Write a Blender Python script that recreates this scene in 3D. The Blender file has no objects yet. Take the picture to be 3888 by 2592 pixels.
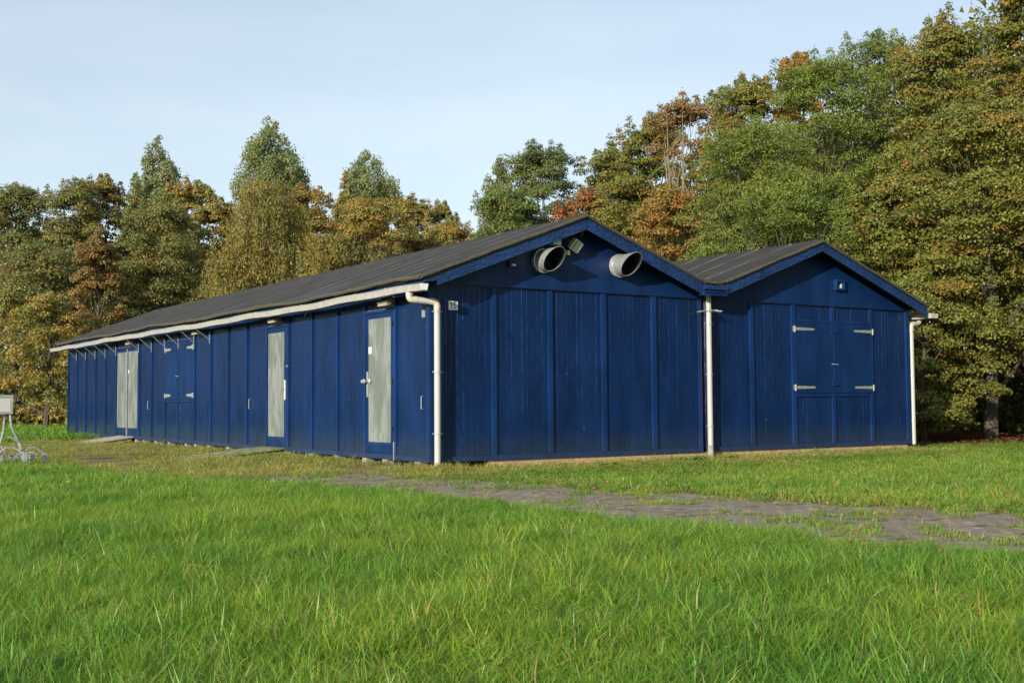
import bpy, math, random
import numpy as np
from mathutils import Vector, Matrix

S = 0.84                       # plan units (one wall bay = 1.2) to metres
rng = np.random.default_rng(7)
random.seed(7)
scene = bpy.context.scene
COL = scene.collection

# ------------------------------------------------------------------ camera, sky, sun
CAM = Vector((-10.0332, -17.4244, 1.0303)); YAW, PIT, ROL = 0.5931, 0.0510, -0.0065
f_ = Vector((math.sin(YAW)*math.cos(PIT), math.cos(YAW)*math.cos(PIT), math.sin(PIT)))
r_ = Vector((math.cos(YAW), -math.sin(YAW), 0)); u_ = r_.cross(f_)
rt = r_*math.cos(ROL) + u_*math.sin(ROL); up = -r_*math.sin(ROL) + u_*math.cos(ROL)
cd = bpy.data.cameras.new('camera'); cam = bpy.data.objects.new('camera', cd); COL.objects.link(cam)
m = Matrix((rt, up, -f_)).transposed().to_4x4(); m.translation = CAM*S
cam.matrix_world = m
cd.sensor_width = 36; cd.lens = 41.21; cd.clip_start = 0.05; cd.clip_end = 3000
scene.camera = cam

SUN = Vector((-2.12, -0.96, 0.66)).normalized()      # direction towards the sun
sun_el = math.asin(SUN.z); sun_rot = math.atan2(SUN.x, SUN.y)
w = bpy.data.worlds.new('World'); scene.world = w; w.use_nodes = True
nt = w.node_tree; nt.nodes.clear()
out = nt.nodes.new('ShaderNodeOutputWorld'); bg = nt.nodes.new('ShaderNodeBackground')
sky = nt.nodes.new('ShaderNodeTexSky'); sky.sky_type = 'NISHITA'; sky.sun_disc = False
sky.sun_elevation = sun_el; sky.sun_rotation = sun_rot % (2*math.pi)
sky.air_density = 1.0; sky.dust_density = 0.6; sky.ozone_density = 1.6; sky.altitude = 0
tc = nt.nodes.new('ShaderNodeTexCoord')
mp = nt.nodes.new('ShaderNodeMapping'); mp.inputs['Scale'].default_value = (1.0, 1.0, 4.5)
nz = nt.nodes.new('ShaderNodeTexNoise'); nz.inputs['Scale'].default_value = 1.6; nz.inputs['Detail'].default_value = 5
cr = nt.nodes.new('ShaderNodeMapRange'); cr.inputs['From Min'].default_value = 0.46; cr.inputs['From Max'].default_value = 0.80
cr.inputs['To Min'].default_value = 0.42; cr.inputs['To Max'].default_value = 0.66
mx = nt.nodes.new('ShaderNodeMix'); mx.data_type = 'RGBA'
mx.inputs['B'].default_value = (7.1, 7.95, 8.5, 1)
bg.inputs['Strength'].default_value = 0.100
L = nt.links.new
L(tc.outputs['Generated'], mp.inputs['Vector']); L(mp.outputs[0], nz.inputs['Vector']); L(nz.outputs['Fac'], cr.inputs[0])
L(cr.outputs[0], mx.inputs['Factor']); L(sky.outputs[0], mx.inputs['A']); L(mx.outputs['Result'], bg.inputs['Color']); L(bg.outputs[0], out.inputs['Surface'])
sl = bpy.data.lights.new('sun', 'SUN'); so = bpy.data.objects.new('sun', sl); COL.objects.link(so)
so.rotation_euler = SUN.to_track_quat('Z', 'Y').to_euler(); so.location = (-30, -20, 30)
sl.energy = 5.0; sl.angle = math.radians(0.55); sl.color = (1.0, 0.91, 0.78)
vs = scene.view_settings; vs.view_transform = 'Standard'; vs.look = 'None'; vs.exposure = 0.52; vs.gamma = 1; vs.use_curve_mapping = False
scene.cycles.max_bounces = 6; scene.cycles.diffuse_bounces = 3; scene.cycles.glossy_bounces = 3
scene.cycles.transmission_bounces = 3; scene.cycles.transparent_max_bounces = 6
scene.cycles.caustics_reflective = False; scene.cycles.caustics_refractive = False

# ------------------------------------------------------------------ node helpers / materials
def new_mat(name):
    M = bpy.data.materials.new(name); M.use_nodes = True
    t = M.node_tree; b = t.nodes['Principled BSDF']; return M, t, b
def N(t, kind, **kw):
    n = t.nodes.new(kind)
    for k, v in kw.items():
        if k.startswith('i_'): n.inputs[k[2:].replace('_', ' ')].default_value = v
        else: setattr(n, k, v)
    return n
def noise(t, scale, detail=4, vec=None, rough=0.55, stretch=None):
    n = N(t, 'ShaderNodeTexNoise'); n.inputs['Scale'].default_value = scale; n.inputs['Detail'].default_value = detail; n.inputs['Roughness'].default_value = rough
    if vec is None:
        g = N(t, 'ShaderNodeNewGeometry'); vec = g.outputs['Position']
    if stretch:
        mpn = N(t, 'ShaderNodeMapping'); mpn.inputs['Scale'].default_value = stretch; t.links.new(vec, mpn.inputs[0]); vec = mpn.outputs[0]
    t.links.new(vec, n.inputs['Vector']); return n.outputs['Fac']
def ramp(t, fac, stops, interp='LINEAR'):
    r = N(t, 'ShaderNodeValToRGB'); r.color_ramp.interpolation = interp
    e = r.color_ramp.elements
    while len(e) < len(stops): e.new(0.5)
    for i, (p, c) in enumerate(stops):
        e[i].position = p; e[i].color = (*c, 1) if len(c) == 3 else c
    t.links.new(fac, r.inputs[0]); return r.outputs['Color']
def mix(t, fac, a, b, mode='MIX'):
    x = N(t, 'ShaderNodeMix'); x.data_type = 'RGBA'; x.blend_type = mode
    for nm, v in (('Factor', fac), ('A', a), ('B', b)):
        if isinstance(v, (int, float)): x.inputs[nm].default_value = v
        elif isinstance(v, tuple): x.inputs[nm].default_value = (*v, 1)
        else: t.links.new(v, x.inputs[nm])
    return x.outputs['Result']
def bump(t, b, h, strength, dist=0.01):
    n = N(t, 'ShaderNodeBump'); n.inputs['Strength'].default_value = strength; n.inputs['Distance'].default_value = dist
    t.links.new(h, n.inputs['Height']); t.links.new(n.outputs[0], b.inputs['Normal'])
BW = [(0.0, (0, 0, 0)), (1.0, (1, 1, 1))]

def paint(name, col, rough=0.3, bscale=40, bstr=0.12, stretch=(1, 1, 0.25), dirt=0.35, fleck=True, spec=0.5, bd=0.004):
    M, t, b = new_mat(name)
    n1 = noise(t, 3.0, 5, stretch=(1, 1, 0.35)); n2 = noise(t, bscale, 3, stretch=stretch)
    c = ramp(t, n1, [(0.3, tuple(x*(1-dirt) for x in col)), (0.7, tuple(x*(1+dirt*0.5) for x in col))])
    if fleck:
        n3 = noise(t, 26, 2); fl = ramp(t, n3, [(0.775, (0, 0, 0)), (0.80, (1, 1, 1))])
        c = mix(t, fl, c, (0.30, 0.34, 0.38))
        n4 = noise(t, 2.2, 4); ch = ramp(t, n4, [(0.55, (0, 0, 0)), (0.85, (0.12, 0.12, 0.12))])
        c = mix(t, ch, c, (0.03, 0.06, 0.12))
    if fleck:
        g = N(t, 'ShaderNodeNewGeometry'); sp_ = N(t, 'ShaderNodeSeparateXYZ'); t.links.new(g.outputs['Position'], sp_.inputs[0])
        mr = N(t, 'ShaderNodeMapRange'); t.links.new(sp_.outputs['Z'], mr.inputs[0]); mr.inputs['From Min'].default_value = 0.0; mr.inputs['From Max'].default_value = 0.45; mr.inputs['To Min'].default_value = 0.62; mr.inputs['To Max'].default_value = 0.0
        mu = N(t, 'ShaderNodeMath', operation='MULTIPLY'); t.links.new(mr.outputs[0], mu.inputs[0]); t.links.new(noise(t, 5, 6, rough=.7), mu.inputs[1])
        c = mix(t, mu.outputs[0], c, (0.045, 0.055, 0.04))
        c = mix(t, ramp(t, noise(t, 1.1, 4, stretch=(1, 1, .3)), [(0.5, (0, 0, 0)), (0.75, (.35, .35, .35))]), c, tuple(x*1.5+.002 for x in col))
    t.links.new(c, b.inputs['Base Color'])
    rr = ramp(t, n1, [(0.2, (rough*0.8,)*3), (0.8, (rough*1.35,)*3)]); t.links.new(rr, b.inputs['Roughness'])
    b.inputs['Specular IOR Level'].default_value = spec
    bump(t, b, n2, bstr, bd); return M
BLUE = (0.0028, 0.0190, 0.078)
M_blue = paint('blue_paint', BLUE, 0.17, spec=0.46)
M_blue_trim = paint('blue_paint_trim', (0.0046, 0.027, 0.108), 0.30, fleck=True, spec=0.3)
M_blue_ply = paint('blue_paint_plywood', (0.0038, 0.023, 0.090), 0.34, bscale=60, bstr=0.15, stretch=(1, 1, 1), fleck=False, spec=0.3)
M_fascia = paint('blue_paint_crinkled_board', (0.005, 0.029, 0.108), 0.42, spec=0.5, bscale=15, bstr=0.9, bd=0.032, stretch=(1, 1, 1.8))
def groove_mat():
    M, t, b = new_mat('bare_groove')
    n1 = noise(t, 9, 4, stretch=(6, 6, 0.8)); g = N(t, 'ShaderNodeNewGeometry'); sp = N(t, 'ShaderNodeSeparateXYZ'); t.links.new(g.outputs['Position'], sp.inputs[0])
    hi = N(t, 'ShaderNodeMapRange'); t.links.new(sp.outputs['Z'], hi.inputs[0]); hi.inputs['From Min'].default_value = 0.0; hi.inputs['From Max'].default_value = 2.6
    hi.inputs['To Min'].default_value = -0.16; hi.inputs['To Max'].default_value = 0.10
    ad = N(t, 'ShaderNodeMath', operation='ADD'); t.links.new(n1, ad.inputs[0]); t.links.new(hi.outputs[0], ad.inputs[1])
    f = ramp(t, ad.outputs[0], [(0.40, (0, 0, 0)), (0.58, (1, 1, 1))])
    t.links.new(mix(t, f, (0.003, 0.014, 0.06), (0.11, 0.14, 0.19)), b.inputs['Base Color']); b.inputs['Roughness'].default_value = 0.8; return M
M_groove = groove_mat()
def simple(name, col, rough=0.6, metal=0.0, var=0.25, scale=8, bstr=0.1, second=None, thr=(0.5, 0.7), stretch=None, spec=0.5):
    M, t, b = new_mat(name); n1 = noise(t, scale, 5, stretch=stretch)
    c = ramp(t, n1, [(0.3, tuple(x*(1-var) for x in col)), (0.7, tuple(min(1, x*(1+var)) for x in col))])
    if second:
        n2 = noise(t, scale*0.6, 6, stretch=stretch, rough=0.65); f = ramp(t, n2, [(thr[0], (0, 0, 0)), (thr[1], (1, 1, 1))]); c = mix(t, f, c, second)
    t.links.new(c, b.inputs['Base Color']); b.inputs['Roughness'].default_value = rough; b.inputs['Metallic'].default_value = metal
    b.inputs['Specular IOR Level'].default_value = spec
    if bstr: bump(t, b, noise(t, scale*5, 4, stretch=stretch), bstr, 0.006)
    return M
M_pvc = simple('white_plastic_pipe', (0.385, 0.385, 0.365), 0.42, var=0.06, scale=5, bstr=0.02, second=(0.42, 0.38, 0.30), thr=(0.62, 0.85))
M_pvc_dirty = simple('dirty_pipe_elbow', (0.44, 0.40, 0.33), 0.55, var=0.12, scale=9, bstr=0.05)
M_gutter = simple('white_plastic_gutter', (0.345, 0.345, 0.325), 0.45, var=0.10, scale=6, bstr=0.03, second=(0.30, 0.27, 0.21), thr=(0.55, 0.8))
M_joint = simple('gutter_joint_grey', (0.36, 0.35, 0.32), 0.5, var=0.2)
M_galv = simple('galvanised_steel', (0.40, 0.44, 0.44), 0.38, metal=0.55, var=0.12, scale=14, bstr=0.05)
M_collar = simple('worn_bare_collar', (0.55, 0.54, 0.51), 0.42, metal=0.5, var=0.3, scale=25, bstr=0.2)
M_hinge = simple('zinc_hinge', (0.30, 0.34, 0.31), 0.42, metal=0.4, var=0.12, scale=20, bstr=0.05)
M_dark = simple('dark_metal', (0.012, 0.014, 0.017), 0.6, var=0.3)
M_steel = simple('dull_steel', (0.34, 0.36, 0.37), 0.45, metal=0.35, var=0.2, scale=15)
M_cast = simple('cast_grey_lamp_body', (0.16, 0.16, 0.14), 0.55, var=0.2, scale=15)
M_lamp_glass = simple('lamp_glass', (0.20, 0.25, 0.16), 0.12, var=0.15, scale=9, bstr=0, spec=0.8)
M_lamp_diff = simple('yellowed_diffuser', (0.42, 0.39, 0.26), 0.35, var=0.12, scale=9, bstr=0)
M_white = simple('white_plastic', (0.66, 0.66, 0.60), 0.4, var=0.08)
M_cream = simple('cream_plastic', (0.62, 0.52, 0.38), 0.4, var=0.08)
M_plate = simple('white_enamel', (0.72, 0.76, 0.74), 0.25, var=0.05, scale=5, bstr=0)
M_black = simple('black_lettering', (0.012, 0.012, 0.014), 0.4, var=0.1, bstr=0)
M_orange = simple('amber_lens', (0.42, 0.05, 0.01), 0.2, var=0.1, bstr=0)
M_conc = simple('concrete', (0.27, 0.25, 0.21), 0.9, var=0.25, scale=12, bstr=0.5)
M_plinth = simple('tan_plinth', (0.36, 0.27, 0.16), 0.9, var=0.25, scale=9, bstr=0.4, second=(0.2, 0.17, 0.1), thr=(0.55, 0.7))
M_stone = simple('rubble_stone', (0.36, 0.30, 0.23), 0.9, var=0.35, scale=7, bstr=0.6)
M_wood = simple('weathered_wood', (0.33, 0.29, 0.22), 0.85, var=0.35, scale=10, bstr=0.4, second=(0.12, 0.16, 0.05), thr=(0.52, 0.66), stretch=(1, 1, 1))
M_wood_moss = simple('mossy_wood', (0.27, 0.25, 0.16), 0.9, var=0.35, scale=9, bstr=0.5, second=(0.09, 0.15, 0.03), thr=(0.42, 0.58))
M_edge = simple('mossy_felt_edge', (0.055, 0.048, 0.035), 0.95, var=0.4, scale=14, bstr=0.8, second=(0.055, 0.058, 0.024), thr=(0.45, 0.62))
def felt_mat():
    M, t, b = new_mat('roofing_felt')
    n1 = noise(t, 2.2, 6, rough=0.65); n2 = noise(t, 90, 2)
    c = ramp(t, n1, [(0.3, (0.019, 0.0172, 0.0162)), (0.7, (0.034, 0.031, 0.0285))])
    g = N(t, 'ShaderNodeNewGeometry'); sp = N(t, 'ShaderNodeSeparateXYZ'); t.links.new(g.outputs['Position'], sp.inputs[0])
    a = N(t, 'ShaderNodeMath', operation='MULTIPLY'); t.links.new(sp.outputs['Y'], a.inputs[0]); a.inputs[1].default_value = 1/(S*1.0)
    nn = noise(t, 1.4, 3); wv = N(t, 'ShaderNodeMath', operation='MULTIPLY_ADD'); t.links.new(nn, wv.inputs[0]); wv.inputs[1].default_value = 0.10; t.links.new(a.outputs[0], wv.inputs[2])
    fr = N(t, 'ShaderNodeMath', operation='FRACT'); t.links.new(wv.outputs[0], fr.inputs[0])
    ln = ramp(t, fr.outputs[0], [(0.0, (0, 0, 0)), (0.50, (0, 0, 0)), (0.54, (1, 1, 1)), (0.565, (0.5, 0.5, 0.5)), (0.63, (0, 0, 0))])
    br = ramp(t, noise(t, 2.0, 5, stretch=(1, 0.5, 1)), [(0.34, (0.1, 0.1, 0.1)), (0.56, (1, 1, 1))])
    f = mix(t, 1.0, ln, br, 'MULTIPLY'); c = mix(t, f, c, (0.17, 0.165, 0.16))
    st = ramp(t, noise(t, 1.1, 6, stretch=(0.25, 4, 1)), [(0.55, (0, 0, 0)), (0.8, (0.35, 0.35, 0.35))]); c = mix(t, st, c, (0.085, 0.08, 0.075))
    t.links.new(c, b.inputs['Base Color']); b.inputs['Roughness'].default_value = 0.85; b.inputs['Specular IOR Level'].default_value = 0.25
    bump(t, b, n2, 0.4, 0.004); return M
M_felt = felt_mat()
def panel_mat():
    M, t, b = new_mat('pale_green_grey_panel')
    g = N(t, 'ShaderNodeNewGeometry')
    n1 = noise(t, 1.6, 6, rough=0.6, stretch=(1, 2.2, 0.8)); n2 = noise(t, 5, 5, stretch=(1, 3, 0.5))
    c = ramp(t, n1, [(0.36, (0.115, 0.138, 0.125)), (0.50, (0.15, 0.175, 0.160)), (0.56, (0.215, 0.24, 0.235)), (0.66, (0.165, 0.19, 0.18)), (0.8, (0.19, 0.215, 0.21))])
    d = ramp(t, n2, [(0.45, (0, 0, 0)), (0.8, (0.5, 0.5, 0.5))]); c = mix(t, d, c, (0.11, 0.13, 0.115))
    t.links.new(c, b.inputs['Base Color']); b.inputs['Roughness'].default_value = 0.33; b.inputs['Specular IOR Level'].default_value = 0.35; return M
M_panel = panel_mat()
M_board_white = simple('sun_bleached_sign_face', (0.45, 0.45, 0.42), 0.5, var=0.08, scale=4, bstr=0.02, second=(0.42, 0.40, 0.34), thr=(0.55, 0.8))
def bark_mat(name, col):
    return simple(name, col, 0.9, var=0.35, scale=6, bstr=0.8, stretch=(3, 3, 0.6))
M_bark = bark_mat('bark', (0.06, 0.05, 0.035)); M_bark_pale = bark_mat('pale_bark', (0.17, 0.14, 0.10))
def leaf_mat(name, trans=0.28, rough=0.5, spec=0.35):
    M, t, b = new_mat(name); o = t.nodes['Material Output']
    at = N(t, 'ShaderNodeAttribute'); at.attribute_name = 'col'
    t.links.new(at.outputs['Color'], b.inputs['Base Color']); b.inputs['Roughness'].default_value = rough; b.inputs['Specular IOR Level'].default_value = spec
    tr = N(t, 'ShaderNodeBsdfTranslucent'); t.links.new(mix(t, 1.0, at.outputs['Color'], (1.25, 1.15, 0.55), 'MULTIPLY'), tr.inputs['Color'])
    ms = N(t, 'ShaderNodeMixShader'); ms.inputs[0].default_value = trans
    t.links.new(b.outputs[0], ms.inputs[1]); t.links.new(tr.outputs[0], ms.inputs[2]); t.links.new(ms.outputs[0], o.inputs['Surface']); return M
M_leaf = leaf_mat('foliage')
def grass_mat():
    M, t, b = new_mat('grass_blades'); o = t.nodes['Material Output']
    at = N(t, 'ShaderNodeAttribute'); at.attribute_name = 'col'
    n1 = noise(t, 0.55, 4); n2 = noise(t, 3.2, 3)
    tint = ramp(t, n1, [(0.32, (0.66, 0.84, 0.70)), (0.5, (1.0, 1.0, 0.9)), (0.68, (1.22, 1.08, 0.9))])
    t2 = ramp(t, n2, [(0.3, (0.70, 0.80, 0.75)), (0.7, (1.25, 1.14, 1.0))])
    c = mix(t, 1.0, mix(t, 1.0, at.outputs['Color'], tint, 'MULTIPLY'), t2, 'MULTIPLY')
    t.links.new(c, b.inputs['Base Color']); b.inputs['Roughness'].default_value = 0.42; b.inputs['Specular IOR Level'].default_value = 0.4
    tr = N(t, 'ShaderNodeBsdfTranslucent'); t.links.new(mix(t, 1.0, c, (1.15, 1.25, 0.5), 'MULTIPLY'), tr.inputs['Color'])
    ms = N(t, 'ShaderNodeMixShader'); ms.inputs[0].default_value = 0.42
    t.links.new(b.outputs[0], ms.inputs[1]); t.links.new(tr.outputs[0], ms.inputs[2]); t.links.new(ms.outputs[0], o.inputs['Surface']); return M
M_grass = grass_mat()
def ground_mat():
    M, t, b = new_mat('earth_and_turf'); at = N(t, 'ShaderNodeAttribute'); at.attribute_name = 'col'
    n1 = noise(t, 1.3, 6, rough=0.65); n2 = noise(t, 22, 5); n3 = noise(t, 7, 5)
    v = ramp(t, n1, [(0.3, (0.6, 0.62, 0.6)), (0.7, (1.35, 1.3, 1.25))]); c = mix(t, 1.0, at.outputs['Color'], v, 'MULTIPLY')
    c = mix(t, 1.0, c, ramp(t, n2, [(0.3, (0.55, 0.55, 0.5)), (0.7, (1.4, 1.4, 1.3))]), 'MULTIPLY')
    t.links.new(c, b.inputs['Base Color']); b.inputs['Roughness'].default_value = 0.95; b.inputs['Specular IOR Level'].default_value = 0.1
    bump(t, b, n2, 0.9, 0.03); return M
M_ground = ground_mat()
M_paver = simple('grey_clay_paver', (0.165, 0.135, 0.103), 0.9, var=0.30, scale=5.5, bstr=0.4, second=(0.14, 0.12, 0.07), thr=(0.5, 0.66))

# ------------------------------------------------------------------ mesh builder
WLOC = {}
class MB:
    def __init__(s): s.v = []; s.f = []; s.sm = False
    def add(s, vs, fs):
        n = len(s.v); s.v += [tuple(p) for p in vs]; s.f += [tuple(i+n for i in f) for f in fs]; return s
    def box(s, x0, x1, y0, y1, z0, z1):
        return s.add([(x0,y0,z0),(x1,y0,z0),(x1,y1,z0),(x0,y1,z0),(x0,y0,z1),(x1,y0,z1),(x1,y1,z1),(x0,y1,z1)],
                     [(0,3,2,1),(4,5,6,7),(0,1,5,4),(1,2,6,5),(2,3,7,6),(3,0,4,7)])
    def obox(s, c, ax, ay, az, hx, hy, hz):
        c = Vector(c); ax, ay, az = Vector(ax).normalized(), Vector(ay).normalized(), Vector(az).normalized(); P = []
        for dz in (-1, 1):
            for dx, dy in ((-1,-1),(1,-1),(1,1),(-1,1)): P.append(c + ax*hx*dx + ay*hy*dy + az*hz*dz)
        return s.add(P, [(0,3,2,1),(4,5,6,7),(0,1,5,4),(1,2,6,5),(2,3,7,6),(3,0,4,7)])
    def prism(s, pts, axis, a, b):           # polygon in the two other axes, extruded along axis
        def mk(p, t):
            q = list(p); q.insert(axis, t); return q
        n = len(pts); V = [mk(p, a) for p in pts] + [mk(p, b) for p in pts]
        return s.add(V, [tuple(range(n)), tuple(range(2*n-1, n-1, -1))] + [(i, i+n, (i+1) % n + n, (i+1) % n) for i in range(n)])
    def tube(s, path, r, seg=8, caps=True, squash=None):
        path = [Vector(p) for p in path]; n = len(path); rs = r if hasattr(r, '__len__') else [r]*n
        u = None; base = len(s.v); V = []; F = []
        for i, p in enumerate(path):
            d = (path[min(i+1, n-1)] - path[max(i-1, 0)]); d = d.normalized() if d.length > 1e-9 else Vector((0,0,1))
            if u is None: u = d.orthogonal().normalized()
            u = (u - d*u.dot(d)); u = u.normalized() if u.length > 1e-6 else d.orthogonal().normalized()
            w_ = d.cross(u)
            for k in range(seg):
                a = 2*math.pi*k/seg; V.append(p + (u*math.cos(a) + w_*math.sin(a))*rs[i])
        for i in range(n-1):
            for k in range(seg): F.append((i*seg+k, i*seg+(k+1) % seg, (i+1)*seg+(k+1) % seg, (i+1)*seg+k))
        if caps: F.append(tuple(range(seg-1, -1, -1))); F.append(tuple((n-1)*seg+k for k in range(seg)))
        return s.add(V, F)
    def build(s, name, mat, parent=None, smooth=False, loc=None):
        me = bpy.data.meshes.new(name)
        L0 = Vector(WLOC[parent.name]) if parent is not None else Vector(loc or (0, 0, 0))
        V = [tuple((Vector(p) - L0)*S) for p in s.v]
        me.from_pydata(V, [], s.f); me.materials.append(mat); me.validate()
        import bmesh
        bm = bmesh.new(); bm.from_mesh(me); bmesh.ops.recalc_face_normals(bm, faces=bm.faces); bm.to_mesh(me); bm.free()
        if smooth:
            me.polygons.foreach_set('use_smooth', [True]*len(me.polygons))
            try: me.set_sharp_from_angle(angle=math.radians(40))
            except Exception: pass
        o = bpy.data.objects.new(name, me); COL.objects.link(o)
        if parent is not None: o.parent = parent; WLOC[o.name] = L0
        else: o.location = L0*S; WLOC[o.name] = L0
        return o
def tag(o, label=None, cat=None, group=None, kind=None):
    for k, v in (('label', label), ('category', cat), ('group', group), ('kind', kind)):
        if v: o[k] = v
    return o
def thing(name, label, cat, loc, group=None):
    o = bpy.data.objects.new(name, None); COL.objects.link(o); o.location = Vector(loc)*S; o.empty_display_size = 0.2
    WLOC[o.name] = Vector(loc); return tag(o, label, cat, group)
_cache = {}
def piece(name, x0, x1, y0, y1, z0, z1, mat, parent, rz=0.0):       # box part whose mesh is shared between equal pieces
    dims = (round(x1-x0, 3), round(y1-y0, 3), round(z1-z0, 3), mat.name, name)
    if dims not in _cache:
        mb = MB().box(0, x1-x0, 0, y1-y0, 0, z1-z0); me = bpy.data.meshes.new(name)
        me.from_pydata([tuple(Vector(p)*S) for p in mb.v], [], mb.f); me.materials.append(mat); _cache[dims] = me
    o = bpy.data.objects.new(name, _cache[dims]); COL.objects.link(o); o.parent = parent
    o.location = (Vector((x0, y0, z0)) - Vector(WLOC[parent.name]))*S; o.rotation_euler[2] = rz
    return o

# ------------------------------------------------------------------ terrain
def lerp(y, tab):
    return np.interp(y, [a for a, _ in tab], [b for _, b in tab])
XL = [(-20,-2.6),(-14,-2.0),(-12.4,-2.6),(-10,-2.75),(-7.5,-3.05),(-5.7,-3.3),(-2.3,-3.35),(-.1,-4.4),(3,-4.9),(7.2,-5.5),(11,-6.2),(16,-8),(22,-14)]
XR = [(-20,4.0),(-14,2.4),(-10.4,1.0),(-8.9,.4),(-7.3,-.2),(-6.1,-.3),(-4.3,-.7),(-2.9,-.9),(-1.4,-1.5)]
def vnoise(x, y, sc, seed=0):
    x = np.asarray(x)/sc + seed*17.3; y = np.asarray(y)/sc + seed*5.1
    xi = np.floor(x).astype(np.int64); yi = np.floor(y).astype(np.int64); fx = x-xi; fy = y-yi; fx = fx*fx*(3-2*fx); fy = fy*fy*(3-2*fy)
    def h(a, b):
        n = (a*374761393 + b*668265263 + seed*9176) & 0x7fffffff; n = ((n ^ (n >> 13))*1274126177) & 0x7fffffff; return ((n ^ (n >> 16)) & 0xffff)/65535.0
    return (h(xi,yi)*(1-fx)+h(xi+1,yi)*fx)*(1-fy) + (h(xi,yi+1)*(1-fx)+h(xi+1,yi+1)*fx)*fy
def gz(x, y):
    x = np.asarray(x, float); y = np.asarray(y, float)
    d = np.clip((lerp(y, XL) - x)/8.0, 0, 1); drop = d*d*(3-2*d)*0.20
    far = np.clip((np.hypot(x+10, y+17.4)-30)/30, 0, 1)
    z = -0.125 - drop*(y < 60) + 0.05*(vnoise(x, y, 1.7, 1)-0.5)*(1-far)*np.clip(d*8, 0.15, 1) + 0.09*(vnoise(x, y, 4.5, 2)-0.5)*np.clip(d*4, 0.1, 1)
    wl = np.clip(1-np.abs(x+0.1)/1.2, 0, 1)*((y > -1) & (y < 26) & (x < 0.5)); z = z + .055*wl
    inside = (x > 0.05) & (x < 13.1) & (y > 0.05) & (y < 25.5)
    return np.where(inside, -0.16, z)
def zone(x, y):   # 0 long lawn, 1 near grass by the gables, 2 worn strip, 3 path, 4 far field, 5 litter under the trees
    x = np.asarray(x, float); y = np.asarray(y, float)
    jx = x + (vnoise(x, y, 0.8, 3)-0.5)*0.7
    xl = lerp(y, XL); xr = lerp(y, XR)
    z = np.full(x.shape, 1)
    z = np.where((y > -1.0 + (vnoise(x, y, 1.2, 5)-.5)*1.2) & (x < 0.3), 2, z)
    z = np.where((jx > xl) & (jx < xr) & (y < -0.4), 3, z)
    z = np.where(jx <= xl, 0, z)
    z = np.where(y + (vnoise(x, y, 2.5, 6)-.5)*5 > 21, 4, z)
    z = np.where((x > 12.0) & (y + (vnoise(x, y, 1.0, 7)-.5)*0.8 > 0.9-0.18*(x-13)), 5, z)
    far = np.hypot(x+10, y+17.4)*1.0
    z = np.where((z == 4) & (y + 0.25*x + (vnoise(x, y, 3, 8)-.5)*4 > 47) , 5, z)
    return z
def axis(lo, hi, fine_lo, fine_hi, st):
    a = list(np.arange(fine_lo, fine_hi, st)); v = fine_lo; s_ = st
    while v > lo: s_ *= 1.35; v -= s_; a.insert(0, v)
    v = a[-1]; s_ = st
    while v < hi: s_ *= 1.35; v += s_; a.append(v)
    return np.array(a)
gx = axis(-900, 900, -16, 22, 0.22); gy = axis(-400, 1500, -18, 30, 0.22)
X, Y = np.meshgrid(gx, gy, indexing='ij'); Z = gz(X, Y)
nx_, ny_ = X.shape; V = np.stack([X, Y, Z], -1).reshape(-1, 3)*S
idx = np.arange(nx_*ny_).reshape(nx_, ny_)
Q = np.stack([idx[:-1,:-1], idx[1:,:-1], idx[1:,1:], idx[:-1,1:]], -1).reshape(-1, 4)
def np_mesh(name, V, faces_flat, k, mat, col=None):
    me = bpy.data.meshes.new(name); nf = len(faces_flat)//k
    me.vertices.add(len(V)); me.vertices.foreach_set('co', np.ascontiguousarray(V, np.float32).ravel())
    me.loops.add(len(faces_flat)); me.loops.foreach_set('vertex_index', np.ascontiguousarray(faces_flat, np.int32))
    me.polygons.add(nf); me.polygons.foreach_set('loop_start', np.arange(0, nf*k, k, dtype=np.int32))
    me.materials.append(mat)
    if col is not None:
        a = me.attributes.new('col', 'FLOAT_COLOR', 'POINT'); c4 = np.ones((len(V), 4), np.float32); c4[:, :3] = col; a.data.foreach_set('color', c4.ravel())
    me.update(calc_edges=True); return me
zn = zone(X, Y); zn = np.where((zn == 1) & (Y > -1.4) & (X < 12.95), 6, zn).reshape(-1)
pal = np.array([(0.07,0.12,0.02),(0.10,0.13,0.030),(0.20,0.165,0.075),(0.13,0.105,0.06),(0.09,0.15,0.025),(0.055,0.032,0.016),(0.26,0.20,0.10)])
gme = np_mesh('ground', V, Q.reshape(-1), 4, M_ground, pal[zn])
gme.polygons.foreach_set('use_smooth', [True]*len(gme.polygons))
ground = bpy.data.objects.new('ground', gme); COL.objects.link(ground); ground['kind'] = 'structure'; WLOC['ground'] = Vector((0,0,0))

# ------------------------------------------------------------------ brick path
path = MB(); py = np.arange(-18, 0.01, 0.5)
pv = []; pf = []
for i, y in enumerate(py):
    xl, xr = float(lerp(y, XL)), float(lerp(y, XR))
    for j in range(9):
        x = xl + (xr-xl)*j/8; pv.append((x, y, float(gz(x, y))-0.004))
for i in range(len(py)-1):
    for j in range(8): pf.append((i*9+j, i*9+j+1, (i+1)*9+j+1, (i+1)*9+j))
path.add(pv, pf); path_o = path.build('path', simple('sandy_joint_soil', (0.13, 0.105, 0.06), 0.95, var=0.35, scale=9, bstr=0.5)); path_o['kind'] = 'structure'
PLn, PWd = 0.238, 0.119
pav = []
row = 0; y = -17.5
while y < 0.6:
    xl, xr = float(lerp(y, XL))-0.15, float(lerp(y, XR))+0.1; off = (row % 2)*PLn/2
    x = math.floor(xl/PLn)*PLn + off
    while x < xr:
        if x > xl and random.random() > 0.03 + max(0, (y+3)/6)*0.5: pav.append((x, y))
        x += PLn
    y += PWd; row += 1
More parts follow.
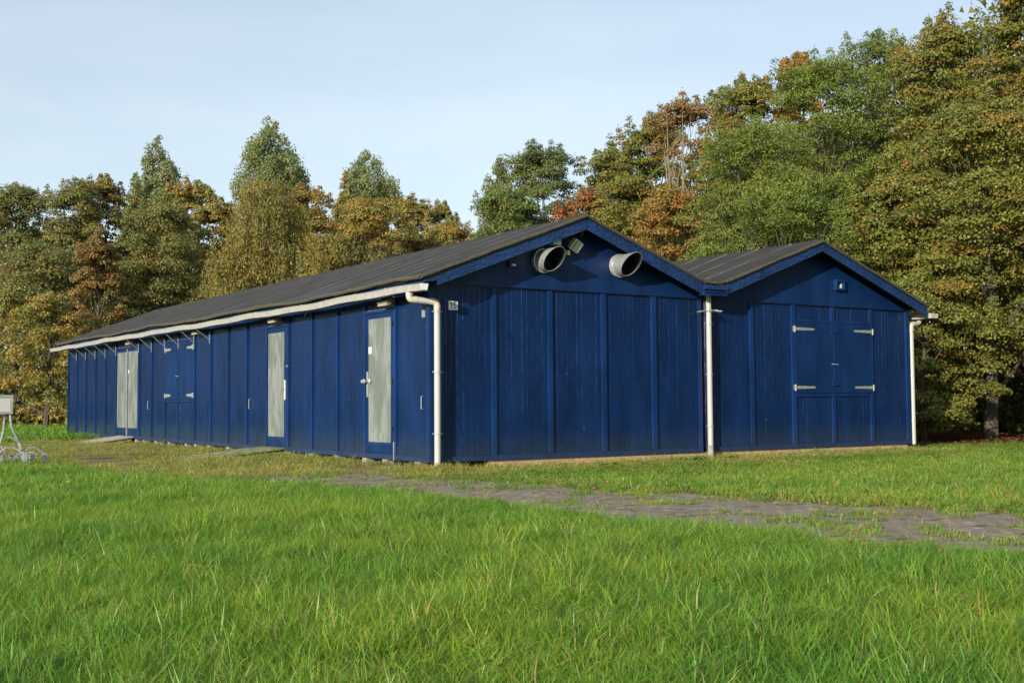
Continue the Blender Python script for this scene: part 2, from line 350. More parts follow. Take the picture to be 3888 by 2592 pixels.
pav.sort(key=lambda p: (p[0]-CAM.x)**2 + (p[1]-CAM.y)**2 if (Vector((p[0]-CAM.x, p[1]-CAM.y)).normalized().dot(Vector((math.sin(YAW), math.cos(YAW)))) > 0.925) else 1e6 + p[1])
def paver_geo(mb, x, y, z, t1, t2):
    g = 0.004; a, b = PLn/2-g, PWd/2-g; c = 0.006
    P = []
    for dz, k in ((-0.05, 0), (-c, 0), (0, c)):
        for sx, sy in ((-1,-1),(1,-1),(1,1),(-1,1)):
            px, pyy = sx*(a-k), sy*(b-k); P.append((x+px, y+pyy, z+dz+px*t1+pyy*t2))
    return mb.add(P, [(8,9,10,11)] + [(i, (i+1) % 4, (i+1) % 4+4, i+4) for i in range(4)] + [(i+4, (i+1) % 4+4, (i+1) % 4+8, i+8) for i in range(4)])
pm = MB(); paver_geo(pm, 0, 0, 0, 0, 0); pme = bpy.data.meshes.new('paver'); pme.from_pydata([tuple(Vector(p)*S) for p in pm.v], [], pm.f); pme.materials.append(M_paver)
rest = MB()
for i, (x, y) in enumerate(pav):
    cx, cy = x+PLn/2, y+PWd/2; z = float(gz(cx, cy)) + 0.004 + random.gauss(0, 0.0018)
    if i < 300:
        o = bpy.data.objects.new('paver', pme); COL.objects.link(o); o.parent = path_o; o.location = Vector((cx, cy, z))*S
        o.rotation_euler = (random.gauss(0, .007), random.gauss(0, .007), random.gauss(0, .02))
    else: paver_geo(rest, cx, cy, z, random.gauss(0, .007), random.gauss(0, .007))
ro = rest.build('pavers', M_paver, path_o); ro['kind'] = 'stuff'

# ------------------------------------------------------------------ the blue sheds
W1 = 6.3; X2 = 6.42; XE = 12.82; LEN = 25.2; HP = 3.07
shed = thing('shed', 'long blue timber shed with two vent cowls in its gable and doors along the side', 'shed', (0, 0, 0))
shed2 = thing('shed', 'blue timber shed with hinged double shutters, joined to the right of the longer one', 'shed', (X2, 0, 0))

def boards_y(wall, y0, y1, z0, z1, n, x=0.012):        # boards of the side wall
    w_ = (y1-y0)/n
    for k in range(n):
        j = random.uniform(-0.0015, 0.0015)
        piece('board', x+j, 0.031+j, y0+k*w_+0.0035, y0+(k+1)*w_-0.0035, z0, z1, M_blue, wall, random.gauss(0, .006)*0.6)
def boards_x(wall, x0, x1, z0, z1, n, y=0.012):
    w_ = (x1-x0)/n
    for k in range(n):
        j = random.uniform(-0.0015, 0.0015)
        piece('board', x0+k*w_+0.005, x0+(k+1)*w_-0.005, y+j, 0.031+j, z0, z1, M_blue, wall, random.gauss(0, .006)*0.6)

# walls of the long shed
sw = MB().box(0.0165, 0.10, 0.102, LEN, 0, 3.12).build('side_wall', M_groove, shed)
fw = MB().box(0.1005, W1, 0.0165, 0.10, 0, 3.10).build('gable_wall', M_groove, shed)
MB().box(0.10, W1, LEN-0.07, LEN, 0, 3.1).prism([(0.1, 3.1), (W1, 3.1), (3.11, 4.33)], 1, LEN-0.05, LEN-0.01).build('back_wall', M_blue, shed)
MB().box(W1-0.07, W1-0.002, 0.102, LEN-0.072, 0, 3.1).build('inner_wall', M_blue, shed)
door_mods = {1: 'A', 5: 'B', 14: 'C', 15: 'C'}; shut_mods = (10, 11)
for k in range(21):
    y0, y1 = 1.2*k+0.036, 1.2*(k+1)-0.036
    if k == 0: y0 = 0.075
    n = 10
    if k in door_mods: boards_y(sw, y0, y1, 2.745, 2.86, n if door_mods[k] != 'C' else 6); boards_y(sw, y0, y1, 2.935, 3.11, n if k < 8 else 6)
    elif k in shut_mods: boards_y(sw, y0, y1, 0.09, 1.07, n); boards_y(sw, y0, y1, 2.73, 3.11, 6)
    else: boards_y(sw, y0, y1, 0.09, 3.11, n)
for k in range(1, 21):
    if k in (15, 11): continue
    MB().box(-0.022, 0.02, 1.2*k-0.034, 1.2*k+0.034, 0.088, 3.09).build('post', M_blue_trim, shed)
MB().box(-0.024, 0.105, -0.026, 0.074, 0.0, 3.06).build('corner_post', M_blue_trim, shed)
MB().box(-0.022, 0.02, LEN-0.07, LEN, 0.088, 3.09).build('corner_post', M_blue_trim, shed)
MB().box(-0.026, 0.03, 0.076, LEN, 0.0, 0.086).build('sill', M_blue_trim, shed)
MB().box(-0.018, 0.018, 0.076, LEN, 2.865, 2.93).build('top_rail', M_blue_trim, shed)
# gable wall of the long shed
fx = [(0.105, 1.27), (1.364, 2.504), (2.60, 3.75), (3.856, 4.993), (5.107, 6.22)]
for a, b in fx: boards_x(fw, a+0.004, b-0.004, 0.09, 3.06, 10)
for a, b in ((1.27,1.364),(2.504,2.60),(3.75,3.856),(4.993,5.107),(6.22,6.30)):
    MB().box(a, b, -0.024, 0.02, 0.088, 3.055).build('post', M_blue_trim, shed)
MB().box(0.107, W1, -0.028, 0.03, 0.0, 0.086).build('sill', M_blue_trim, shed)
# gable boards
def gable(par, xs, ax, zt, s1, s2):
    for a, b in zip(xs[:-1], xs[1:]):
        a += 0.003; b -= 0.003; top = []
        for x in ([a, ax, b] if a < ax < b else [a, b]):
            top.append((x, zt - (s1 if x < ax else s2)*abs(x-ax)))
        poly = [(a, HP), (b, HP)] + top[::-1]
        poly2 = []
        for p in poly:
            q = (p[0], max(p[1], HP)); 
            if not poly2 or (abs(q[0]-poly2[-1][0]) + abs(q[1]-poly2[-1][1])) > 1e-4: poly2.append(q)
        MB().prism(poly2, 1, -0.045, -0.03).build('gable_panel', M_blue_ply, par)
MB().prism([(0.0, HP), (W1, HP), (W1, 3.20), (3.11, 4.335), (0.0, 3.17)], 1, -0.028, 0.028).build('gable_backing', M_groove, shed)
gable(shed, [0.0, 1.55, 3.15, 4.75, 6.28], 3.11, 4.345, .375, .362)
# roof of the long shed
def zt1(x): return 4.42 - (.375 if x < 3.11 else .362)*abs(x-3.11)
def sag(x, y, ax, xe):
    e = abs(x-ax)/abs(xe-ax); return 0.018*math.sin(y*0.9+1.0)*e + 0.012*math.sin(y*2.3)*e - 0.03*e*math.sin(math.pi*max(0, min(1, y/14)))
roof = MB().prism([(-.36, zt1(-.36)-.05), (-.36, zt1(-.36)), (3.11, 4.42), (6.09, zt1(6.09)), (6.09, zt1(6.09)-.05), (3.11, 4.365)], 1, -.385, LEN+.6).build('roof', M_dark, shed)
def felt(par, xa, xr, zr, slope, y0, y1, ax, step=1.0):
    y = y0; k = 0
    while y < y1-0.05:
        ye = min(y+step, y1); mb = MB(); nxs, nys = 8, 3; V = []
        lift = 0.012 + (k % 2)*0.003
        for i in range(nxs+1):
            x = xr + (xa-xr)*i/nxs
            for j in range(nys+1):
                yy = y - (0.05 if k else 0) + (ye - y + (0.05 if k else 0))*j/nys
                V.append((x, yy, zr - slope*abs(x-xr) + lift + sag(x, yy, xr, xa) + random.uniform(-.003, .003) + (0.03 if ax else 0)))
        F = [(i*(nys+1)+j, i*(nys+1)+j+1, (i+1)*(nys+1)+j+1, (i+1)*(nys+1)+j) for i in range(nxs) for j in range(nys)]
        n0 = len(V); V2 = [(v[0], v[1], v[2]-0.012) for v in V]
        F2 = [tuple(reversed([a+n0 for a in f])) for f in F]
        rim = [i*(nys+1) for i in range(nxs+1)], [i*(nys+1)+nys for i in range(nxs+1)], list(range(nys+1)), list(range(nxs*(nys+1), (nxs+1)*(nys+1)))
        F3 = []
        for r in rim:
            for a, b in zip(r[:-1], r[1:]): F3.append((a, b, b+n0, a+n0))
        mb.add(V+V2, F+F2+F3); mb.build('felt_strip', M_felt, par, smooth=False); y = ye; k += 1
felt(roof, -.40, 3.11, 4.44, .375, -.42, LEN+.62, 0)
felt(roof, 6.10, 3.11, 4.44, .362, -.42, LEN+.62, 0, 2.0)
def edge(par, pts, r):
    P = []
    for a, b in zip(pts[:-1], pts[1:]):
        a, b = Vector(a), Vector(b); n = max(2, int((b-a).length/0.22))
        for i in range(n): P.append(a.lerp(b, i/n))
    P.append(Vector(pts[-1]))
    P = [p + Vector((0, 0, random.uniform(-.006, .006))) for p in P]
    return MB().tube(P, [r*random.uniform(.85, 1.15) for _ in P], 7).build('rolled_felt_edge', M_edge, par, smooth=True)
edge(roof, [(-.40, y, zt1(-.40)+.008+sag(-.4, y, 3.11, -.4)) for y in np.arange(-.42, LEN+.62, 0.8)], .036)
edge(roof, [(-.40, -.43, zt1(-.40)+.008), (3.11, -.43, 4.43), (6.07, -.43, zt1(6.07)+.004)], .034)
MB().tube([(3.11, -.43, 4.445), (3.11, LEN+.62, 4.445)], .026, 7).build('ridge_roll', M_felt, roof, smooth=True)
MB().prism([(-.335, 3.085), (-.328, 3.035), (-.074, 3.071), (-.065, 2.995), (3.108, 4.177), (3.108, 4.388)], 1, -.415, -.388).build('barge_board', M_fascia, shed)
MB().prism([(3.112, 4.388), (3.112, 4.177), (5.948, 3.128), (6.03, 3.118), (6.073, 3.33)], 1, -.415, -.388).build('barge_board', M_fascia, shed)
MB().box(-.325, -.295, -.386, LEN+.5, 3.02, 3.10).build('eaves_board', M_blue_trim, shed)
# plinth and foundation blocks
MB().box(1.2, 12.75, 0.02, 0.12, -.24, -.004).build('plinth', M_plinth, shed2)
MB().box(0.12, 12.7, 0.14, 0.3, -.25, -.004).box(0.16, 0.3, 0.3, LEN, -.25, -.004).build('floor_beam', M_dark, shed)
bk = MB()
yb = 0.35
while yb < LEN:
    MB().box(-.005+random.uniform(-.02, .02), .15, yb, yb+random.uniform(.12, .24), -.24, -.006).build('foundation_block', M_conc, shed)
    yb += random.uniform(.7, 1.4)

# doors on the long side
def glass_panel(par, y0, y1, z0, z1, x):
    MB().box(x-.006, x, y0, y1, z0, z1).build('door_panel', M_panel, par)
def hinge_knuckle(par, y, z): MB().tube([(-.03, y, z-.05), (-.03, y, z+.05)], .012, 6).build('hinge', M_dark, par)
def side_door(y0, y1, gy0, gy1, gz0, gz1, lab):
    MB().box(-.016, .03, y0-.055, y0-.004, .09, 2.72).build('door_frame', M_blue_trim, shed)
    MB().box(-.016, .03, y1+.004, y1+.055, .09, 2.72).build('door_frame', M_blue_trim, shed)
    MB().box(-.030, .03, y0-.055, y1+.055, 2.675, 2.725).build('door_head', M_blue_trim, shed)
    d = MB().box(-.004, .028, y0, y1, .10, 2.665).build('door', M_blue_ply, shed)
    if lab: d['label'] = lab
    glass_panel(d, gy0, gy1, gz0, gz1, -.006)
    MB().box(-.016, -.005, gy0-.01, gy1+.01, gz0-.045, gz0-.012).build('drip_bar', M_blue_trim, d)
    return d
dA = side_door(1.265, 2.345, 1.376, 2.245, .30, 2.573, 'blue door with a pale grey green panel, nearest the corner')
for z in (.55, 1.40, 2.45): hinge_knuckle(dA, 1.29, z)
MB().box(-.022, -.006, 2.255, 2.315, 1.13, 1.60).build('lock_plate', M_steel, dA)
MB().tube([(-.02, 2.285, 1.42), (-.085, 2.285, 1.42)], .018, 8).tube([(-.085, 2.285, 1.42), (-.14, 2.285, 1.42)], [.045, .03], 10).build('door_knob', M_collar, dA, smooth=True)
MB().tube([(-.01, 2.15, 1.43), (-.055, 2.14, 1.43)], [.03, .04], 10).build('door_knob', M_collar, dA, smooth=True)
dB = side_door(6.115, 7.165, 6.225, 7.097, .301, 2.557, 'blue door with a streaked pale panel, above the mossy ramp')
for z in (.5, 2.4): hinge_knuckle(dB, 7.14, z)
MB().box(-.035, -.012, 6.13, 6.165, 1.10, 1.52).build('lock_strip', M_white, dB)
MB().tube([(-.03, 6.15, 1.34), (-.09, 6.15, 1.34), (-.09, 6.24, 1.33)], .012, 6).build('door_handle', M_steel, dB)
MB().tube([(-.03, 5.98, 1.81), (-.06, 5.98, 1.81)], .022, 8).build('lock_cylinder', M_steel, shed)
# double door
MB().box(-.016, .03, 16.84, 16.875, .09, 2.72).build('door_frame', M_blue_trim, shed)
MB().box(-.016, .03, 19.125, 19.16, .09, 2.72).build('door_frame', M_blue_trim, shed)
MB().box(-.030, .03, 16.84, 19.16, 2.675, 2.725).build('door_head', M_blue_trim, shed)
for (a, b, g0, g1) in ((16.88, 17.965, 16.95, 17.88), (17.985, 19.12, 18.07, 19.03)):
    d = MB().box(-.004, .028, a, b, .10, 2.665).build('door', M_blue_ply, shed); d['label'] = 'leaf of the far double door with a pale panel'
    glass_panel(d, g0, g1, .32, 2.58, -.006)
MB().box(-.034, -.008, 17.955, 18.0, .10, 2.66).build('door_bar', M_steel, shed)
MB().tube([(-.05, 18.1, 1.40), (-.05, 17.86, 1.40)], .014, 6).build('door_handle', M_steel, shed)
# shutters on the long side
MB().box(-.02, .03, 12.03, 14.37, 1.075, 1.12).build('shutter_rail', M_blue_trim, shed)
MB().box(-.03, .03, 12.03, 14.37, 2.67, 2.715).build('shutter_rail', M_blue_trim, shed)
MB().box(-.022, .02, 13.22, 13.27, .088, 1.074).build('post', M_blue_trim, shed)
MB().box(-.02, .02, 13.22, 13.27, 2.72, 3.09).build('post', M_blue_trim, shed)
def strap(par, p, along, ln, face, w_=.055):            # tapered strap hinge with its knuckle
    p = Vector(p); a = Vector(along); n_ = Vector(face); up_ = Vector((0, 0, 1)); mb = MB()
    q = [p + a*.02 - up_*w_*.62, p + a*ln - up_*w_*.42, p + a*(ln+.02), p + a*ln + up_*w_*.42, p + a*.02 + up_*w_*.62]
    mb.add([v + n_*.004 for v in q] + [v + n_*.013 for v in q], [(0,1,2,3,4), (9,8,7,6,5)] + [(i, i+5, (i+1) % 5+5, (i+1) % 5) for i in range(5)])
    h = mb.build('hinge', M_hinge, par)
    k = MB().tube([p + n_*.016 - up_*.075, p + n_*.016 + up_*.06], .015, 8)
    k.obox(p - a*.030 + n_*.006, a, n_, up_, .020, .006, .060).build('hinge_knuckle', M_hinge, par)
    mbb = MB()
    for t_ in (.2, .45, .75, .95): mbb.tube([p + a*ln*t_ + n_*.012, p + a*ln*t_ + n_*.02], .012, 6)
    for i, t_ in enumerate((.2, .5, .85)):
        MB().tube([p + a*ln*t_ + n_*.012, p + a*ln*t_ + n_*.021], .012, 6).build('bolt', M_collar, par)
for a, b, hs, dr in ((13.252, 14.36, 14.33, -1), (12.04, 13.246, 12.07, 1)):
    s_ = MB().box(-.02, .028, a, b, 1.13, 2.662).build('shutter', M_blue_ply, shed)
    for z in (2.48, 1.245): strap(s_, (-.02, hs, z), (0, dr, 0), .46, (-1, 0, 0), .07)
MB().tube([(-.05, 13.35, 1.75), (-.05, 13.15, 1.75)], .012, 6).build('shutter_bolt', M_steel, shed)
MB().box(-.05, -.021, 13.2, 13.32, 1.25, 1.32).build('latch', M_blue_trim, shed)
# pull handles, cover strip, gutter struts
for yy, zz in ((.218, 1.02), (8.185, 1.01), (15.866, .99)):
    MB().tube([(0, yy, zz+.11), (-.035, yy, zz+.11), (-.035, yy, zz-.11), (0, yy, zz-.11)], .009, 6).build('pull_handle', M_steel, shed)
MB().box(-.034, -.023, 1.215, 1.245, -.02, .32).build('cover_strip', M_galv, shed)
MB().box(-.034, -.023, 1.205, 1.235, 2.74, 2.95).build('cover_strip', M_galv, shed)
def gzs(y): return 0.010*math.sin(y*1.1) + 0.008*math.sin(y*2.7+1) - 0.02*max(0, (y-20)/6) - 0.02*math.sin(math.pi*min(1, max(0, y/16)))
for y in (24.0, 22.8, 21.6, 20.4, 19.2, 16.82, 15.6, 14.42, 13.25, 12.02, 10.85):
    j = random.uniform(-.03, .03)
    MB().box(-.034, -.023, y-.018, y+.018, 2.50+j, 2.78+j).tube([(-.035, y, 2.60+j), (-.40, y-.02, 2.90+gzs(y))], .011, 5).build('gutter_strut', M_galv, shed)
MB().tube([(-.36, 3.9, 2.92), (-.20, 4.55, 2.885), (-.2, 4.75, 2.80)], .008, 5).build('loose_strut', M_galv, shed)
# gutter
GY0, GY1 = -.49, LEN+.72
seg_ys = list(np.arange(GY0, GY1, 1.2)) + [GY1]
prof = [(-.305, 3.0), (-.325, 2.90), (-.425, 2.90), (-.455, 3.0), (-.470, 3.0), (-.470, 2.992), (-.462, 2.992), (-.434, 2.888), (-.317, 2.888), (-.293, 3.0)]
for a, b in zip(seg_ys[:-1], seg_ys[1:]):
    mb = MB(); V = []; n = len(prof); ns = 4
    for i in range(ns+1):
        y = a + (b-a)*i/ns
        for (x, z) in prof: V.append((x, y, z + gzs(y)))
    F = [(i*n+k, i*n+(k+1) % n, (i+1)*n+(k+1) % n, (i+1)*n+k) for i in range(ns) for k in range(n)]
    mb.add(V, F + [tuple(range(n)), tuple(reversed([ns*n+k for k in range(n)]))])
    g_ = mb.build('gutter', M_gutter, shed)
    if b < GY1:
        z0 = gzs(b); MB().prism([(-.478, 3.006+z0), (-.300, 3.006+z0), (-.31, 2.882+z0), (-.442, 2.882+z0)], 1, b-.022, b+.022).build('joint', M_joint, g_)
MB().prism([(-.462, 2.998), (-.30, 2.998), (-.32, 2.89), (-.43, 2.89)], 1, GY0-.012, GY0).build('gutter_end', M_white, shed)
# downpipes
def bend(pts, r, seg=6):
    P = [Vector(p) for p in pts]; out_ = [P[0]]
    for a, b, c in zip(P[:-2], P[1:-1], P[2:]):
        d1 = (a-b).normalized(); d2 = (c-b).normalized()
        for i in range(seg+1):
            t_ = i/seg; out_.append((b+d1*r)*(1-t_)**2 + b*2*t_*(1-t_) + (b+d2*r)*t_**2)
    out_.append(P[-1]); return out_
def pipe_clamps(pipe, x, y, zs):
    for z in zs:
        MB().tube([(x, y, z-.014), (x, y, z+.014)], .066, 12).box(x-.095, x+.095, y-.008, y+.012, z-.010, z+.010).build('pipe_clamp', M_steel, pipe, smooth=False)
R_ = .056
p1 = MB().tube(bend([(-.37, .02, 2.91), (-.37, .02, 2.775), (.085, -.13, 2.735), (.085, -.13, -.1)], .085), R_, 14).build('downpipe', M_pvc, shed, smooth=True)
MB().tube([(-.37, .02, 2.90), (-.37, .02, 2.83)], .066, 14).build('pipe_socket', M_pvc, p1, smooth=True)
MB().tube(bend([(-.04, -.088, 2.746), (.085, -.13, 2.735), (.085, -.13, 2.60)], .085), .0605, 14).build('elbow', M_pvc_dirty, p1, smooth=True)
MB().tube(bend([(-.37, .02, 2.83), (-.37, .02, 2.775), (-.24, -.023, 2.765)], .05), .0605, 14).build('elbow', M_pvc_dirty, p1, smooth=True)
pipe_clamps(p1, .085, -.13, (2.57, 1.54, .49))
p2 = MB().tube([(6.41, -.12, 3.12), (6.41, -.12, .02)], R_, 14).build('downpipe', M_pvc, shed2, smooth=True)
MB().tube([(6.41, -.12, .13), (6.41, -.12, -.1)], .06, 12).build('pipe_shoe', M_conc, p2, smooth=True)
pipe_clamps(p2, 6.41, -.12, (2.57, 1.54, .51))
sp = MB().tube([(6.41, -.12, 2.81), (6.41, -.12, 2.85)], .075, 12)
for i in range(22):
    a = 2*math.pi*i/22 + random.uniform(-.1, .1); ln = random.uniform(.17, .33)
    sp.tube([(6.41+.06*math.cos(a), -.12+.06*math.sin(a)*.8, 2.83), (6.41+ln*math.cos(a), -.12+min(.09, ln*math.sin(a)), 2.83-random.uniform(-.005, .05))], [.009, .004], 4)
sp.build('spiked_collar', M_steel, p2)
p3 = MB().tube(bend([(13.27, .02, 2.92), (13.27, .02, 2.79), (12.96, .02, 2.76), (12.96, .02, -.02)], .085), R_, 14).build('downpipe', M_pvc, shed2, smooth=True)
MB().tube(bend([(13.08, .02, 2.772), (12.96, .02, 2.76), (12.96, .02, 2.62)], .08), .0605, 14).build('elbow', M_pvc_dirty, p3, smooth=True)
pipe_clamps(p3, 12.96, .02, (2.61, 1.56, .53))

# wall and roof of the second shed
bw = MB().box(X2+.002, XE-.003, .0165, .10, 0, 3.10).build('gable_wall', M_groove, shed2)
rwal = MB().box(XE-.09, XE, .102, LEN, 0, 3.12).build('side_wall', M_blue, shed2)
MB().box(X2+.002, XE-.1, LEN-.07, LEN, 0, 3.1).prism([(X2, 3.1), (XE, 3.1), (9.49, 4.33)], 1, LEN-.05, LEN-.01).build('back_wall', M_blue, shed2)
MB().box(X2+.002, X2+.07, .102, LEN-.072, 0, 3.1).build('inner_wall', M_blue, shed2)
boards_x(bw, X2+.01, 7.667, .09, 3.06, 10); boards_x(bw, 7.777, 8.91, .09, 3.06, 10); boards_x(bw, 11.545, 12.712, .09, 3.06, 10)
for a, b in ((9.034, 10.165), (10.27, 11.436)):
    boards_x(bw, a, b, 2.765, 3.06, 10); boards_x(bw, a, b, .09, 1.095, 10)
    MB().box(a-.002, b+.002, -.018, .03, 2.71, 2.76).build('rail', M_blue_trim, shed2)
    MB().box(a-.002, b+.002, -.022, .03, 1.10, 1.15).build('rail', M_blue_trim, shed2)
for a, b, z0, z1 in ((7.67,7.773,.088,3.055),(8.913,9.029,.088,3.055),(10.168,10.267,.088,1.16),(10.168,10.267,2.70,3.055),(11.439,11.543,.088,3.055),(12.716,12.826,.088,3.055)):
    MB().box(a, b, -.024, .02, z0, z1).build('post', M_blue_trim, shed2)
MB().box(X2+.002, XE+.004, -.028, .03, 0, .086).build('sill', M_blue_trim, shed2)
MB().prism([(X2, HP), (XE, HP), (XE, 3.15), (9.49, 4.335), (X2, 3.22)], 1, -.028, .028).build('gable_backing', M_groove, shed2)
gable(shed2, [X2, 7.75, 9.35, 10.95, 12.55, 12.8], 9.49, 4.34, .358, .360)
for i, (a, b) in enumerate(((9.035, 10.212), (10.218, 11.434))):
    s_ = MB().box(a, b, -.03, .028, 1.165, 2.70).build('shutter', M_blue_ply, shed2)
    hx, dr = ((8.985, 1), (11.51, -1))[i]
    for z in (2.545, 1.29): strap(s_, (hx, -.03, z), (dr, 0, 0), .60, (0, -1, 0), .055)
    if i == 0:
        for z in (2.51, 1.36): MB().box(10.14, 10.34, -.055, -.031, z-.03, z+.03).build('latch', M_blue_trim, s_)
        MB().tube([(10.13, -.055, 1.80), (10.33, -.055, 1.79)], .011, 6).build('shutter_bolt', M_steel, s_)
        MB().box(10.15, 10.165, -.05, -.031, 2.1, 2.13).build('catch', M_dark, s_)
MB().box(10.22, 10.255, -.048, -.031, 1.40, 2.46).build('cover_strip', M_blue_ply, shed2)
def zt2(x): return 4.41 - .358*abs(x-9.49)
roof2 = MB().prism([(6.60, zt2(6.6)-.05), (6.60, zt2(6.6)), (9.49, 4.41), (13.02, zt2(13.02)), (13.02, zt2(13.02)-.05), (9.49, 4.355)], 1, -.385, LEN+.6).build('roof', M_dark, shed2)
felt(roof2, 6.60, 9.49, 4.43, .358, -.42, LEN+.62, 0, 1.0)
felt(roof2, 13.03, 9.49, 4.43, .358, -.42, LEN+.62, 0, 2.0)
edge(roof2, [(6.62, -.43, zt2(6.62)+.012), (9.49, -.43, 4.42), (13.03, -.43, zt2(13.03)+.012)], .034)
edge(roof2, [(13.03, -.42, zt2(13.03)), (13.03, LEN+.6, zt2(13.03))], .034)
edge(roof2, [(6.08, -.43, zt1(6.07)+.004), (6.33, -.43, 3.345), (6.62, -.43, zt2(6.62)+.012)], .026)
MB().tube([(9.49, -.43, 4.435), (9.49, LEN+.62, 4.435)], .026, 7).build('ridge_roll', M_felt, roof2, smooth=True)
MB().prism([(6.562, 3.106), (6.608, 3.352), (9.488, 4.382), (9.488, 4.197)], 1, -.415, -.388).build('barge_board', M_fascia, shed2)
MB().prism([(9.492, 4.382), (9.492, 4.197), (12.97, 2.925), (13.0, 3.118)], 1, -.415, -.388).build('barge_board', M_fascia, shed2)
MB().box(6.06, 6.62, -.38, LEN+.6, 3.28, 3.33).build('valley_gutter', M_felt, shed2)
hop = MB().box(5.985, 6.605, -.45, -.30, 3.10, 3.175).box(5.995, 6.60, -.47, -.452, 3.16, 3.19).build('valley_hopper', M_blue_trim, shed2)
for i in range(10):
    x = 6.0 + i*.062; MB().prism([(x, 3.215), (x+.05, 3.215), (x+.062, 3.30), (x+.012, 3.27)], 1, -.47-.01*(i % 2), -.40).build('corrugation', M_fascia, hop)
# right hand gutter
MB().prism([(13.06, 3.0), (13.09, 2.90), (13.20, 2.90), (13.24, 3.0), (13.32, 3.0), (13.35, 2.885), (13.08, 2.885), (13.045, 3.0)], 1, -.42, LEN+.6) if 0 else None
g2 = MB()
pr = [(13.10, 3.0), (13.125, 2.90), (13.34, 2.90), (13.365, 3.0), (13.38, 3.0), (13.352, 2.888), (13.113, 2.888), (13.085, 3.0)]
g2.prism(pr, 1, -.42, LEN+.6); g2.build('gutter', M_gutter, shed2)
MB().prism([(13.09, 2.998), (13.375, 2.998), (13.35, 2.89), (13.115, 2.89)], 1, -.432, -.42).build('gutter_end', M_pvc_dirty, shed2)
MB().box(12.84, 13.09, -.38, LEN+.5, 3.005, 3.02).build('soffit', M_blue_trim, shed2)
# small vent in the second gable
fr = MB()
for a in ((10.24, 10.285, 3.43, 3.66), (10.475, 10.52, 3.43, 3.66), (10.285, 10.475, 3.43, 3.475), (10.285, 10.475, 3.615, 3.66)): fr.box(a[0], a[1], -.13, -.046, a[2], a[3])
v_ = fr.build('vent_frame', M_blue_trim, shed2)
MB().box(10.285, 10.475, -.06, -.047, 3.475, 3.615).build('vent_back', M_dark, v_)
MB().prism([(10.38, 3.48), (10.47, 3.48), (10.47, 3.60)], 1, -.075, -.062).build('vent_flap', M_white, v_)

# vent cowls
def cowl(cx, cz):
    ring = 28; R0 = .205
    def ycut(k, r): 
        z = math.sin(2*math.pi*k/ring); return -.445 - .180*z
    col_ = MB(); V = []; F = []
    for r, yy in ((R0+.012, -.046), (R0+.012, -.105), (R0+.02, -.108), (R0+.02, -.118), (R0, -.12)):
        for k in range(ring): a = 2*math.pi*k/ring; V.append((cx+r*math.cos(a), yy, cz+r*math.sin(a)))
    for i in range(4):
        for k in range(ring): F.append((i*ring+k, i*ring+(k+1) % ring, (i+1)*ring+(k+1) % ring, (i+1)*ring+k))
    body = MB(); V2 = []; F2 = []
    for layer in range(4):
        for k in range(ring):
            a = 2*math.pi*k/ring; r = R0 if layer in (0, 1) else R0-.007; yc = ycut(k, r)
            yy = (-.10, yc, yc, -.06)[layer]; V2.append((cx+r*math.cos(a), yy, cz+r*math.sin(a)))
    for i in range(3):
        for k in range(ring): F2.append((i*ring+k, i*ring+(k+1) % ring, (i+1)*ring+(k+1) % ring, (i+1)*ring+k))
    b_ = body.add(V2, F2[:2*ring]).build('vent_cowl', M_galv, shed, smooth=True)
    MB().add(V2, F2[2*ring:]).build('dark_inside', M_dark, b_, smooth=True)  # inner face of the cowl, shade of its mouth put into a dark colour
    col_.add(V, F).build('collar', M_collar, b_, smooth=True)
    MB().tube([(cx+(R0-.006)*math.cos(2*math.pi*k/ring), -.058, cz+(R0-.006)*math.sin(2*math.pi*k/ring)) for k in range(2)], .001, 3) if 0 else None
    MB().prism([(cx+(R0-.008)*math.cos(2*math.pi*k/ring), cz+(R0-.008)*math.sin(2*math.pi*k/ring)) for k in range(ring)], 1, -.060, -.048).build('inner_plate', M_dark, b_)
    gr = MB()
    for i in range(-6, 7):
        h = math.sqrt(max(0, (R0-.01)**2 - (i*.03)**2)); gr.box(cx+i*.03-.0015, cx+i*.03+.0015, -.094, -.091, cz-h, cz+h); gr.box(cx-h, cx+h, -.0905, -.088, cz+i*.03-.0015, cz+i*.03+.0015)
    gr.build('grille', M_dark, b_)
    rim = MB().tube([(cx+R0*math.cos(2*math.pi*k/ring), ycut(k, R0), cz+R0*math.sin(2*math.pi*k/ring)) for k in range(ring+1)], .005, 5); rim.build('rim', M_galv, b_, smooth=True)
cowl(2.345, 3.585); cowl(4.14, 3.600)

# lamps and fittings (things of their own)
def eave_lamp(y, label):
    t = thing('bulkhead_lamp', label, 'lamp', (-.2, y, 2.84), 'lamps under the eaves of the long side')
    MB().obox((-.15, y, 2.835), (0, 1, 0), (.8, 0, .6), (-.6, 0, .8), .19, .075, .045).box(-.08, .01, y-.04, y+.04, 2.83, 2.88).build('housing', M_cast, t)
    MB().obox((-.185, y, 2.812), (0, 1, 0), (.62, 0, .78), (-.78, 0, .62), .165, .068, .012).build('diffuser', M_lamp_diff, t)
for y, l in ((1.30, 'yellowed bulkhead lamp under the eaves, above the door nearest the corner'), (6.45, 'yellowed bulkhead lamp under the eaves, above the door with the mossy ramp'),
             (11.45, 'bulkhead lamp under the eaves, beside the shutters on the long side'), (17.3, 'bulkhead lamp under the eaves, above the far double door')): eave_lamp(y, l)
t = thing('floodlight', 'square glass floodlight on a bracket under the gable peak, between the two cowls', 'floodlight', (2.95, -.1, 3.93))
A = Vector((.78, -.50, -.38)).normalized(); nrm = Vector((.10, -.86, -.50)).normalized(); ax1 = (Vector((.90, .1, -.42)) - nrm*Vector((.90, .1, -.42)).dot(nrm)).normalized(); ax2 = nrm.cross(ax1)
c0 = Vector((2.99, -.22, 3.90))
